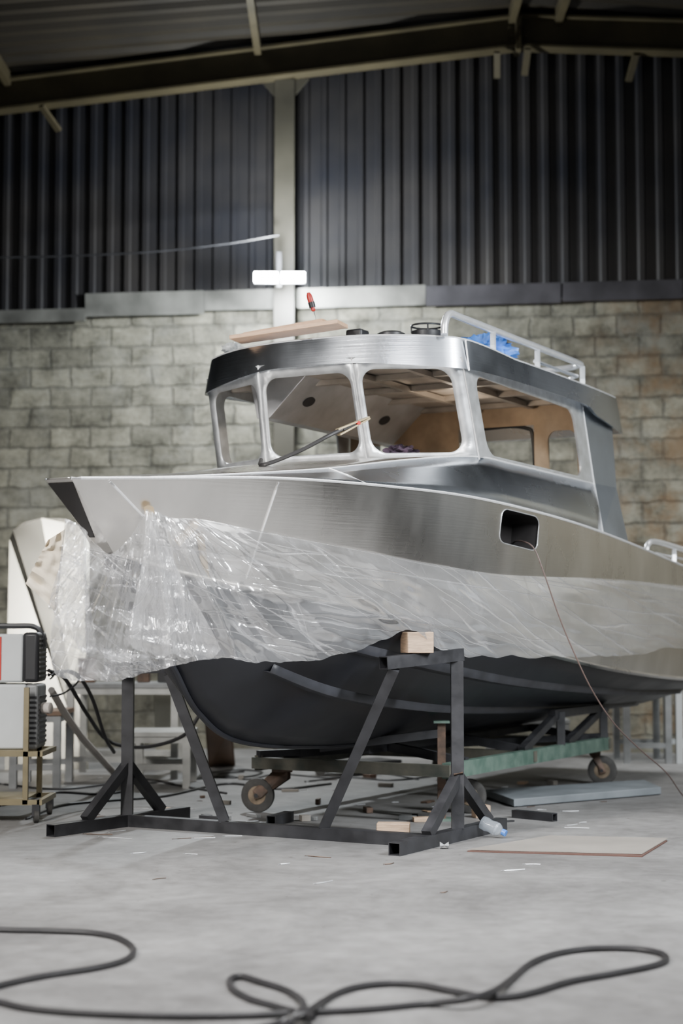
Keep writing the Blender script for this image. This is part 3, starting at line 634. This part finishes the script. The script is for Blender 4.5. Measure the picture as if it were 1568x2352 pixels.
for i in range(len(T)):
    tp,bp=T[i],Bt[i]; ci=i/NC
    h=hit(tp.x,tp.y)
    if ci>=5.5 and h is not None: P0=h+(CAM-h).normalized()*.012
    else: P0=atV(tp.x,tp.y,tv[i].x if ci<5.5 else .2)
    by=bp.y+9*noise.noise(V((bp.x*.02,0,0)))+3*noise.noise(V((bp.x*.06,4,0)))
    P1=atV(bp.x,by,bp.z)
    for j in range(NR+1):
        w=j/NR; p=P0.lerp(P1,w)
        px_=tp.x+(bp.x-tp.x)*w; py_=tp.y+(bp.y-tp.y)*w
        near,disp=folds(px_,py_); disp*=min(1,w*5)
        hh=hitany(px_,py_)
        dirc=(CAM-p).normalized(); hor=V((dirc.x,dirc.y,0)).normalized()
        p=p+hor*(disp+.01)
        if hh is not None and (p-CAM).length>(hh-CAM).length-.012:
            p=hh+(CAM-hh).normalized()*(.014+max(0,disp*.6))
        rows[j].append(p); uvs[j].append((px_/400,-py_/400))
MB().grid(rows).obj('film','film',film,smooth=180,uv=[u for r in uvs for u in r])
def flap(top0,top1,bot0,bot1,Y0,dY,seed,uo):
    rows=[];uvs=[]
    for j in range(71):
        w=j/70; r=[];ur=[]
        for i in range(61):
            u=i/60
            tx=top0[0]+(top1[0]-top0[0])*u; ty=top0[1]+(top1[1]-top0[1])*u
            bx=bot0[0]+(bot1[0]-bot0[0])*u; by=bot0[1]+(bot1[1]-bot0[1])*u+30*math.sin(u*3.1)+26*noise.noise(V((u*5,0,seed)))
            px_=tx+(bx-tx)*w+7*math.sin(w*5+u*3); py_=ty+(by-ty)*w
            near,disp=folds(px_,py_,seed=seed)
            r.append(atY(px_,py_,Y0+dY*u-disp*min(1,w*3))); ur.append((uo+w*.9,u*.5))
        rows.append(r);uvs.append(ur)
    MB().grid(rows).obj('film_flap','film',film,smooth=180,uv=[u for r in uvs for u in r])
flap((334,1170),(350,1172),(300,1475),(500,1490),7.10,.10,5,3)
flap((150,1190),(200,1222),(118,1400),(215,1500),7.06,.02,9,7)
def patch(name,pts,m,off=.02):
    P=[]
    for x,y in pts:
        h=hit(x,y); h=h if h is not None else atV(x,y,.25)
        P.append(h+(CAM-h).normalized()*off)
    mb=MB(); mb.prism(P,(CAM-P[0]).normalized()*.001); return mb.obj(name,m,film,smooth=0)
patch('tape_strip',[(330,1165),(340,1160),(352,1164),(356,1180),(334,1184)],'tape',.03)
patch('tape_strip',[(400,1240),(445,1196),(458,1200),(452,1215),(412,1255)],'tape',.012)
patch('tape_strip',[(450,1225),(468,1225),(482,1330),(462,1300)],'tape',.012)
rows=[]
for j in range(25):
    w=j/24; r=[]
    for i in range(13):
        u=i/12; jag=5*noise.noise(V((0,w*14,1)))*(1-u)
        xl=110-52*w+jag; yl=1240+w*100; xr=150-20*w; yr=1215+w*190
        r.append(atY(xl+(xr-xl)*u,yl+(yr-yl)*u,7.34+.03*noise.noise(V((u*3,w*9,0)))))
    rows.append(r)
MB().grid(rows).obj('masking_paper','paper',film,smooth=60,label='crumpled pale tan masking paper taped at the bow')

# ================================================================ SUPPORT STAND
st=empty('boat_stand',atZ(640,1915,0),'welded black square-tube steel boat stand','boat stand')
Tb=.062
def up(p,z): return V((p.x,p.y,z))
fr0,fr1=atZ(905,1966,0),atZ(1152,1905,0); fl0,fl1=atZ(116,1922,0),atZ(427,1878,0)
for a,b in((fr0,fr1),(fl0,fl1)): MB().bar(up(a,Tb/2),up(b,Tb/2),Tb,hollow=True).obj('foot_tube','steel',st,smooth=0)
pr=fr0.lerp(fr1,.56); pl=fl0.lerp(fl1,.54)
prr=fr0.lerp(fr1,.30)
MB().bar(up(pl,Tb/2),up(prr,Tb/2)+(pl-prr).normalized()*.035,Tb*.98).obj('floor_beam','steel',st,smooth=0)
pt=up(pr,.90); MB().bar(up(pr,Tb),pt,Tb,up=V((0,1,0))).obj('post','steel',st,smooth=0)
cA=atY(880,1523,8.12);cB=atY(1056,1503,pr.y+.02)
MB().bar(cA,cB,Tb,hollow=True).obj('crossbar','steel',st,smooth=0)
db=up(pl.lerp(prr,.675),Tb); MB().bar(atY(905,1536,8.15),db,Tb*.85,up=V((0,1,0))).obj('diagonal_leg','steel',st,smooth=0)
plt=up(pl,.86); MB().bar(up(pl,Tb),plt,Tb,up=V((0,1,0))).obj('post','steel',st,smooth=0)
db2=up(pl.lerp(prr,.345),Tb)
lA=atY(250,1535,pl.y); lB=atY(402,1532,db2.y-.06); MB().bar(lA,lB,Tb,hollow=True).obj('crossbar','steel',st,smooth=0)
MB().bar(atY(388,1548,db2.y-.06),db2,Tb*.85,up=V((0,1,0))).obj('diagonal_leg','steel',st,smooth=0)
for p,a,b,f0,f1,zz in((pr,fr0,fr1,.28,.86,.32),(pl,fl0,fl1,.24,.80,.33)):
    MB().bar(up(a.lerp(b,f0),Tb),up(p,zz),Tb*.8).obj('foot_brace','steel',st,smooth=0)
    MB().bar(up(a.lerp(b,f1),Tb),up(p,zz),Tb*.8).obj('foot_brace','steel',st,smooth=0)
MB().tube([up(pr,.33)+V((-.02,-.033,0)),up(pr,.33)+V((.025,-.033,.01))],.008,6).obj('weld_patch','rust',st)
def wblock(name,c,size,rot,lab,m='wood'):
    R=Matrix.Rotation(rot,3,'Z'); return MB().box(c,size,R).obj(name,m,bevel=.004,label=lab,cat_='wood block')
cm=cA.lerp(cB,.43)
wblock('wood_block',cm+V((0,0,.031+.052)),(.14,.10,.104),.35,'pine block wedged between stand crossbar and hull')
b=atZ(904,1932,0); wblock('wood_block',V((b.x,b.y+.05,.043)),(.165,.09,.086),-.1,'rough pine block lying beside the stand foot')
b=atZ(1106,1880,0); wblock('wood_block',V((b.x,b.y+.05,.035)),(.09,.07,.07),.3,'small pine offcut on the floor behind the stand')
def offcut(p0,p1,w,lab): MB().bar(up(p0,w/2),up(p1,w/2),w,hollow=True).obj('steel_tube_offcut','steel',smooth=0,label=lab,cat_='steel tube')
offcut(atZ(622,1897,0),atZ(664,1886,0),.055,'short black square tube offcut lying near the caster')
offcut(atZ(1180,1878,0),atZ(1274,1887,0),.045,'short black square tube offcut on the open floor')

# ================================================================ TRAILER
tr=empty('boat_dolly',W(2.1,0,0),'green and rust painted steel dolly carrying the hull','dolly')
s0,s1,va,vb,zr=.88,3.45,-.68,.52,.29
MB().bar(W(s0,vb,zr),W(s1,vb,zr),.05,.085).obj('side_rail','green',tr,smooth=0)
MB().bar(W(s0,va,zr),W(s1,va,zr),.05,.085).obj('side_rail','greygreen',tr,smooth=0)
for s_ in(s0,2.1,s1): MB().bar(W(s_,va-.03,zr),W(s_,vb+.03,zr),.05,.065).obj('cross_member','greygreen',tr,smooth=0)
MB().bar(W(s0,va,zr+.05),W(s1,vb,zr+.05),.04,.04).obj('cross_brace','steel',tr,smooth=0)
for s_ in(1.15,2.1,3.3):
    MB().bar(W(s_,vb,zr+.03),W(s_,.04,.39),.05).obj('cradle_arm','steel',tr,smooth=0)
    MB().bar(W(s_,va,zr+.03),W(s_,-.04,.39),.05).obj('cradle_arm','steel',tr,smooth=0)
MB().bar(W(.9,0,.385),W(3.5,0,.385),.07,.04).obj('keel_bearer','steel',tr,smooth=0)
for s_,v_ in((3.40,vb),(3.40,va),(2.6,vb)):
    MB().bar(W(s_,v_,zr+.04),W(s_,v_,.54),.05).obj('cradle_post','steel',tr,smooth=0)
MB().bar(W(2.5,vb-.02,.53),W(3.5,vb-.02,.53),.05).obj('bolster','steel',tr,smooth=0)
MB().bar(W(2.0,vb-.02,zr+.04),W(2.6,vb-.02,.53),.045).obj('cradle_brace','steel',tr,smooth=0)
MB().bar(W(3.35,vb-.02,.5),W(2.75,vb-.02,zr+.04),.045).obj('cradle_brace','steel',tr,smooth=0)
def caster(c,mount,R_=.1):
    w=empty('caster',c,None,None,tr); x=V((math.cos(-.25),math.sin(-.25),0)); ax=V((-x.y,x.x,0)); c=V((c.x,c.y,R_))
    MB().lathe([(-.022,R_*.55),(-.024,R_*.8),(-.018,R_*.97),(0,R_),(.018,R_*.97),(.024,R_*.8),(.022,R_*.55)],c,ax,32).obj('tyre','rubber',w)
    MB().lathe([(-.026,R_*.2),(-.024,R_*.52),(-.014,R_*.6),(.014,R_*.6),(.024,R_*.52),(.026,R_*.2)],c,ax,28).obj('wheel_hub','hub',w)
    MB().lathe([(-.042,.012),(.042,.012)],c,ax,12).obj('axle','steel',w)
    for sg in(1,-1):
        o=ax*.034*sg; m_=V(mount)
        MB().prism([c+o-V((0,0,.022))-x*.01,c+o+x*.03-V((0,0,.01)),V((m_.x,m_.y,.19))+o+x*.04,V((m_.x,m_.y,.235))+o+x*.04,V((m_.x,m_.y,.235))+o-x*.05,c+o+V((0,0,.03))-x*.02],ax*.006*sg).obj('fork','rust',w,smooth=0)
    MB().box((mount.x,mount.y,.243),(.12,.1,.02)).obj('mount_plate','rust',w,smooth=0)
c1=atZ(592,1866,0); caster(c1,V((c1.x+.14,c1.y+.03,0)))
c2=atZ(1078,1868,0); caster(c2,V((c2.x-.10,c2.y+.03,0)))
c3=atZ(1383,1803,0); caster(c3,V((c3.x-.05,c3.y+.03,0)))
c4=W(3.4,-.66,0); caster(c4,V((c4.x-.08,c4.y,0)))
b=atZ(1014,1884,0); mp_=empty('prop_stand',b,'rusty steel prop with green paint under the hull','prop')
MB().bar(up(b,.0),up(b,.54),.045,up=V((0,1,0))).obj('prop_post','rust',mp_,smooth=0)
MB().box(up(b,.545),(.09,.09,.012)).obj('prop_plate','green',mp_,smooth=0)
MB().box(up(b,.006),(.12,.12,.012)).obj('prop_base','green',mp_,smooth=0)
MB().bar(up(b,.48)+V((-.02,0,0)),W(.75,-.2,.40),.045).obj('prop_strut','steel',mp_,smooth=0)

# ================================================================ FLOOR ITEMS
P=[atZ(x,y,.0) for x,y in((1113,1832),(1480,1808),(1518,1826),(1180,1855))]
MB().prism([up(p,.005) for p in P],V((0,0,.045))).obj('insulation_sheet','foam',bevel=.004,label='grey insulation slab lying flat on the floor',cat_='sheet')
cb=empty('cardboard_sheet',atZ(1300,1945,0),'folded flat cardboard sheet with reddish edge on the floor','cardboard')
P=[atZ(x,y,0) for x,y in((1073,1956),(1262,1924),(1534,1930),(1474,1966))]
MB().prism([up(p,.008) for p in P],V((0,0,.004))).obj('upper_ply','card',cb,smooth=0)
P2=[atZ(x,y,0) for x,y in((1073,1957),(1262,1926),(1532,1933),(1474,1969))]
MB().prism([up(p,.0005) for p in P2],V((0,0,.006))).obj('lower_ply','cardedge',cb,smooth=0)
bt=empty('water_bottle',atZ(1135,1915,0),'crushed clear plastic bottle with blue cap lying on the floor','bottle')
a=atZ(1118,1906,.045)+V((-.02,.08,.03)); e=atZ(1156,1912,.03); d=(e-a).normalized(); Lb=(e-a).length
MB().lathe([(0,.02),(.005,.034),(.03,.036),(.05,.031),(.08,.036),(.10,.03),(Lb*.7,.036),(Lb*.82,.028),(Lb*.93,.013),(Lb,.012)],a,d,22).obj('bottle_body','clear',bt)
MB().lathe([(0,.0165),(.022,.0165)],e-d*.008,d,18).obj('bottle_cap','blue',bt)
MB().tube([up(atZ(1010,1950,0),.018),up(atZ(1030,1950,0),.018)],.017,16).obj('metal_ferrule','alu',label='small shiny metal ferrule on the floor',cat_='ferrule')
random.seed(4)
L_=[(190,1915,.16),(225,1922,.2),(250,1912,.12),(395,1927,.22),(440,1925,.12),(560,1888,.1),(690,1882,.08),(500,1868,.09),(1150,2000,.12),(880,1985,.07),(720,2030,.12),(420,1960,.08),(1010,2050,.05),(1290,1900,.1),(300,1960,.08),(700,1965,.14),(1330,1890,.06),(640,1985,.06),(350,2020,.07),(1200,1985,.08)]
for i in range(44): L_.append((random.uniform(150,1400),random.uniform(1780,1925),random.uniform(.03,.12)))
for i,(x_,y_,l) in enumerate(L_):
    p=atZ(x_,y_,.003); a_=random.uniform(-.5,.9); q=p+V((math.cos(a_),math.sin(a_),0))*l; m_=(p+q)/2+V((random.uniform(-.01,.01),random.uniform(-.01,.01),0))
    MB().tube(cat([p,m_,q],4),.0022,5).obj('wire_offcut','alu' if i%3 else 'rust',label='thin shiny welding wire offcut on the floor' if i%3 else 'thin rusty welding wire offcut on the floor',cat_='wire offcut',group='wire offcuts on the floor')
for i in range(34):
    p=atZ(random.uniform(150,1350),random.uniform(1770,1890),0); R=Matrix.Rotation(random.uniform(0,3),3,'Z'); sx,sy,sz=random.uniform(.02,.12),random.uniform(.02,.06),random.uniform(.006,.035); mm=random.choice(['rust','steel','card','wood','greyst'])
    MB().box(V((p.x,p.y,sz/2+.001)),(sx,sy,sz),R).obj('scrap_piece',mm,bevel=.002,label={'rust':'small rusty metal scrap on the floor','steel':'small black steel scrap on the floor','card':'small cardboard scrap on the floor','wood':'small wooden scrap on the floor','greyst':'small grey metal scrap on the floor'}[mm],cat_='scrap',group='scraps under the boat')
def cable(pts,r,lab,m='cable',z=None,name='power_cable'):
    z=r if z is None else z
    P=[]
    for i,p in enumerate(pts):
        zz=z+(p[2] if len(p)>2 else 0); P.append(atZ(p[0],p[1],zz))
    return MB().tube(cat(P,10),r,10).obj(name,m,label=lab,cat_='cable')
cable([(-60,2132),(20,2136),(120,2138),(215,2143),(275,2156),(306,2180),(288,2204),(220,2223),(110,2240),(30,2256),(-60,2280)],.0105,'thick black cable curving back on itself on concrete')
cable([(-60,2288),(0,2302),(70,2317),(200,2328),(380,2334),(560,2333),(700,2326),(850,2318),(980,2306),(1070,2295,.02),(1130,2278,.02),(1175,2248),(1220,2212),(1280,2190),(1360,2179),(1450,2179),(1512,2188),(1530,2203),(1500,2218),(1410,2236),(1310,2254),(1230,2278),(1170,2290),(1110,2290),(1040,2277),(960,2262),(880,2260),(800,2272),(745,2298),(705,2325,.022),(660,2352),(620,2390)],.0105,'long thick black cable with wide loop on concrete')
cable([(500,2400),(560,2372),(640,2350),(690,2325,.022),(694,2300,.01),(660,2276),(600,2256),(555,2243),(528,2250),(535,2272),(575,2295),(640,2314),(720,2336,.02)],.0105,'thick black cable ending in a small loop on concrete')
cable([(60,1880),(140,1850),(260,1838),(380,1828),(520,1800),(640,1812),(760,1800)],.008,'thin dark hose trailing across the floor')
cable([(0,1800),(120,1812),(210,1806),(330,1790),(430,1808),(520,1822)],.007,'thin dark hose lying by the workbench')
cable([(700,1795),(800,1786),(900,1792),(1000,1782)],.006,'thin dark hose lying under the hull')
cable([(430,1792),(520,1782),(570,1790),(640,1778),(760,1786),(870,1776),(960,1790)],.006,'thin dark hose lying beneath the dolly')
cable([(0,1850),(60,1838),(130,1820),(230,1824),(300,1815)],.008,'thin dark hose lying beside the cart')
cable([(480,1775),(540,1768),(600,1772),(580,1782),(520,1786),(500,1778),(560,1772)],.007,'coiled dark hose lying near the plywood sheet')
pp=[atY(1172,1246,9.35),atY(1198,1243,9.0),atY(1226,1260,8.93),atY(1250,1320,8.92),atY(1285,1420,8.98),atY(1325,1515,9.05),atY(1362,1590,9.15),atY(1410,1662,9.35),atY(1470,1722,9.7),atY(1530,1775,10.0),atZ(1580,1838,.006),atZ(1660,1860,.006)]
MB().tube(cat(pp,10),.0038,8).obj('brown_wire','brownwire',label='thin brown wire hanging from the hull window to the floor',cat_='wire')

# ================================================================ WELDER ON CART
wc=empty('welding_cart',V((-1.95,9.35,0)),'olive steel wheeled cart carrying welding equipment','cart')
xa,xb,ya,yb=-2.30,-1.74,9.20,9.62
for x_ in(xa,xb):
    for y_ in(ya,yb): MB().bar((x_,y_,.10),(x_,y_,.74),.028,up=V((0,1,0))).obj('cart_leg','gold',wc,smooth=0)
for z_ in(.11,.375):
    mb=MB()
    for y_ in(ya,yb): mb.bar((xa-.02,y_,z_),(xb+.08,y_,z_),.028)
    for x_ in(xa,xb+.08): mb.bar((x_,ya-.014,z_),(x_,yb+.014,z_),.028)
    mb.box(((xa+xb)/2,(ya+yb)/2,z_+.016),(xb-xa,yb-ya,.006)); mb.obj('cart_shelf','gold',wc,smooth=0)
for x_,y_ in((xa,ya),(xb+.06,ya),(xb+.06,yb),(xa,yb)):
    MB().lathe([(-.014,.03),(-.012,.036),(.012,.036),(.014,.03)],(x_,y_,.036),V((1,.3,0)),20).obj('cart_wheel','rubber',wc)
    MB().prism([V((x_-.02,y_-.02,.036)),V((x_+.02,y_-.02,.036)),V((x_+.02,y_-.02,.10)),V((x_-.02,y_-.02,.10))],V((0,.04,0))).obj('caster_fork','steel',wc,smooth=0)
wd=empty('welding_machine',V((-1.95,9.4,.76)),'grey and black welding machine with red front and carrying handle','welding machine')
MB().box((-2.02,9.40,.90),(.48,.26,.27)).obj('housing','white',wd,bevel=.012)
MB().box((-1.735,9.40,.905),(.09,.27,.28)).obj('end_cover','blackplastic',wd,bevel=.02)
MB().box((-2.275,9.40,.90),(.04,.27,.28)).obj('front_cover','red',wd,bevel=.012)
MB().box((-1.92,9.268,.90),(.045,.006,.24)).obj('side_stripe','red',wd,smooth=0)
mb=MB()
for k in range(9): mb.box((-1.688,9.40,.80+k*.026),(.008,.22,.010))
mb.obj('vent_grille','rubber',wd,smooth=0)
MB().tube(cat([V((-2.2,9.4,1.03)),V((-2.17,9.4,1.075)),V((-1.85,9.4,1.08)),V((-1.74,9.4,1.075)),V((-1.70,9.4,1.03)),V((-1.69,9.4,.96))],6),.016,8).obj('handle','blackplastic',wd)
cu=empty('cooling_unit',V((-1.95,9.4,.4)),'grey water cooling unit box below the welding machine','cooling unit')
MB().box((-2.02,9.40,.575),(.52,.27,.36)).obj('housing','white',cu,bevel=.012)
MB().box((-1.725,9.40,.575),(.07,.27,.36)).obj('end_cover','greyst',cu,bevel=.015)
mb=MB()
for k in range(10): mb.box((-1.688,9.40,.43+k*.028),(.008,.24,.014))
for k in range(10): mb.box((-1.725,9.264,.43+k*.028),(.055,.006,.012))
mb.obj('vent_grille','blackplastic',cu,smooth=0)
MB().lathe([(0,.03),(.05,.032),(.055,.02)],(-1.68,9.36,.62),V((1,-.3,0)),16).obj('filler_cap','strap',cu)
for k,pts in enumerate([[(112,1540,9.4),(150,1560,9.6),(200,1640,9.9),(250,1702,10.2),(330,1716,10.3),(420,1690,10.4),(466,1630,10.5)],[(112,1550,9.4),(170,1545,9.6),(210,1600,9.8),(240,1690,10),(262,1728,10.2)],[(115,1600,9.4),(150,1590,9.5),(180,1560,9.6),(140,1540,9.5),(115,1560,9.4)]]):
    MB().tube(cat([atY(*p) for p in pts],8),[.012,.011,.006][k],8).obj('welding_hose','cable',label='black welding hose looping from the welding machine',cat_='hose')
MB().tube(cat([atY(118,1585,9.7),atY(150,1640,10),atY(185,1690,10.3),atY(225,1735,10.6),atZ(275,1790,.02)],8),.022,8).obj('pale_hose','strap',label='pale cloth covered hose hanging to the floor',cat_='hose')

# ================================================================ BACKGROUND FURNITURE
def table(name,px0,px1,pyf,Y,zt_,dep,lab,m='greyst',top='greyst',low=True,cat_='table',lw=.05):
    x0=atY(px0,pyf,Y).x; x1=atY(px1,pyf,Y).x; e=empty(name,V(((x0+x1)/2,Y+dep/2,0)),lab,cat_)
    for x_ in(x0,x1):
        for y_ in(Y,Y+dep): MB().bar((x_,y_,0),(x_,y_,zt_-.02),lw,up=V((0,1,0))).obj('leg',m,e,smooth=0)
    mb=MB()
    for y_ in(Y,Y+dep): mb.bar((x0,y_,zt_-.04),(x1,y_,zt_-.04),lw*.8)
    for x_ in(x0,x1): mb.bar((x_,Y,zt_-.04),(x_,Y+dep,zt_-.04),lw*.8)
    mb.obj('apron',m,e,smooth=0)
    if top: MB().box(((x0+x1)/2,Y+dep/2,zt_),(x1-x0+.06,dep+.06,.03)).obj('table_top',top,e,smooth=0)
    if low:
        for y_ in(Y,Y+dep): MB().bar((x0,y_,.14),(x1,y_,.14),lw*.8).obj('stretcher',m,e,smooth=0)
    return e
table('workbench',160,400,1790,11.9,.66,.6,'pale steel workbench frame with cluttered top',m='pale',top='greyst')
table('low_bench',300,428,1790,11.2,.36,.5,'low pale steel bench on the workshop floor',m='pale',top='pale')
table('trestle',30,130,1800,11.2,.5,.5,'grey low steel trestle by the wall',m='greyst',top='board')
table('steel_rack',1440,1535,1760,13.3,.62,.5,'grey steel frame rack standing near the wall')
table('steel_rack',1560,1640,1760,13.3,.9,.5,'tall pale steel frame rack standing near the wall',m='white')
table('low_bench',1130,1300,1720,13.9,.3,.3,'low steel bench against the block wall')
MB().prism([atZ(478,1762,0),atZ(540,1758,0),atY(532,1668,12.1),atY(470,1655,12.1)],V((0,.02,0))).obj('plywood_sheet','board',smooth=0,label='brown plywood sheet leaning upright on the floor',cat_='board')
pts=[(22,1238),(30,1218),(55,1200),(95,1190),(150,1192),(190,1210),(205,1250)]
poly=[atY(a,b,12.95) for a,b in pts]; base=[up(atY(205,1500,12.7),.0),up(atY(15,1500,12.7),.0)]
MB().prism(poly+base,V((0,.012,0))).obj('aluminium_sheet','shiny',smooth=0,label='bare aluminium sheet with rounded top leaning upright',cat_='metal sheet')
for i,(x_,y_,sx,sy,sz,m,lab,nm) in enumerate([(200,1600,.12,.1,.16,'board','brown cardboard carton on the workbench','carton'),(330,1612,.09,.08,.12,'rust','small rusty tool box on the workbench','tool_box'),(385,1615,.14,.1,.10,'blackplastic','black tool case on the workbench','tool_case')]):
    p=atY(x_,y_,12.1); e=empty(nm,V((p.x,12.1,.68)),lab,nm.replace('_',' '))
    MB().box((p.x,12.1,.68+sz/2),(sx,sy,sz)).obj('box_body',m,e,bevel=.006)
    MB().box((p.x,12.1,.68+sz+.008),(sx+.01,sy+.01,.016)).obj('box_lid',m,e,bevel=.003)
fb=up(atY(405,1600,12.7),0); fb2=up(atY(360,1600,12.7),0)
MB().prism([atY(352,1580,12.75),atY(402,1598,12.75),fb,fb2],V((0,.02,0))).obj('foil_panel','shiny',smooth=0,label='tall shiny metal panel propped behind the bench',cat_='metal panel')
fd=empty('mechanic_creeper',atZ(815,1780,0),'small flat wheeled dolly beneath the hull','dolly')
p=atZ(735,1782,0);q=atZ(895,1772,0)
MB().bar(up(p,.085),up(q,.085),.3,.025).obj('dolly_deck','steel',fd,bevel=.004)
for t in(p,q,p+V((.05,.28,0)),q+V((0,.28,0))): MB().lathe([(-.012,.03),(-.01,.038),(.01,.038),(.012,.03)],up(t,.038),V((.3,1,0)),18).obj('dolly_wheel','rubber',fd)

# ================================================================ LIGHTS, WORLD, CAMERA
def area(loc,tgt,size,pw,col=(1,1,1),sy=None,spread=180):
    l=bpy.data.lights.new('added_area_light','AREA'); l.energy=pw; l.color=col; l.size=size; l.spread=math.radians(spread)  # unseen area lights added to light boat, floor and wall; no fixtures modelled
    if sy: l.shape='RECTANGLE'; l.size_y=sy
    o=bpy.data.objects.new('added_area_light',l); o.location=loc; o.rotation_euler=(V(tgt)-V(loc)).to_track_quat('-Z','Y').to_euler()
    bpy.context.scene.collection.objects.link(o)
area((-3.6,3.5,4.4),(-.2,7.6,.4),.6,205,(1,.97,.93),sy=2.4,spread=90)
area((4.4,5.0,4.4),(.8,8.6,.6),.5,225,(.93,.97,1),sy=2.6,spread=90)
area((0,3.0,5.2),(0,5.6,0),1.4,160,(.98,.98,1),spread=85)
area((3.6,12.0,4.0),(2.2,14.0,0),1.2,45,(.98,.97,.95),spread=100)  # this pair is added out of frame to lift the block wall
area((-3.9,12.0,4.0),(-2.6,14,0),1.2,45,(1,.97,.92),spread=100)
area((6.6,11.3,4.2),(7.2,13.9,1.8),2.0,220,(.85,.93,1),spread=120)  # added to brighten the far right wall mirrored in the cabin side
p=atY(641,640,13.95)
l=bpy.data.lights.new('work_lamp','POINT'); l.energy=520; l.color=(.9,.96,1); l.shadow_soft_size=.10
o=bpy.data.objects.new('work_lamp',l); o.location=p; bpy.context.scene.collection.objects.link(o)
l=bpy.data.lights.new('cabin_fill','POINT'); l.energy=4.5; l.color=(1,.84,.66); l.shadow_soft_size=.06  # warm fill added inside the cabin to brighten its interior
o=bpy.data.objects.new('cabin_fill',l); o.location=W(1.5,.35,2.30); bpy.context.scene.collection.objects.link(o)
w=bpy.data.worlds.new('World'); bpy.context.scene.world=w; w.use_nodes=True
w.node_tree.nodes['Background'].inputs[0].default_value=(.82,.86,.9,1); w.node_tree.nodes['Background'].inputs[1].default_value=.10
cd=bpy.data.cameras.new('Camera'); cam=bpy.data.objects.new('Camera',cd); bpy.context.scene.collection.objects.link(cam)
cam.location=CAM; cam.rotation_euler=(math.pi/2+TH,0,0)
cd.sensor_fit='VERTICAL'; cd.sensor_height=36; cd.sensor_width=24; cd.lens=F/2352*36
cd.dof.use_dof=True; cd.dof.focus_distance=8.0; cd.dof.aperture_fstop=1.6
bpy.context.scene.camera=cam
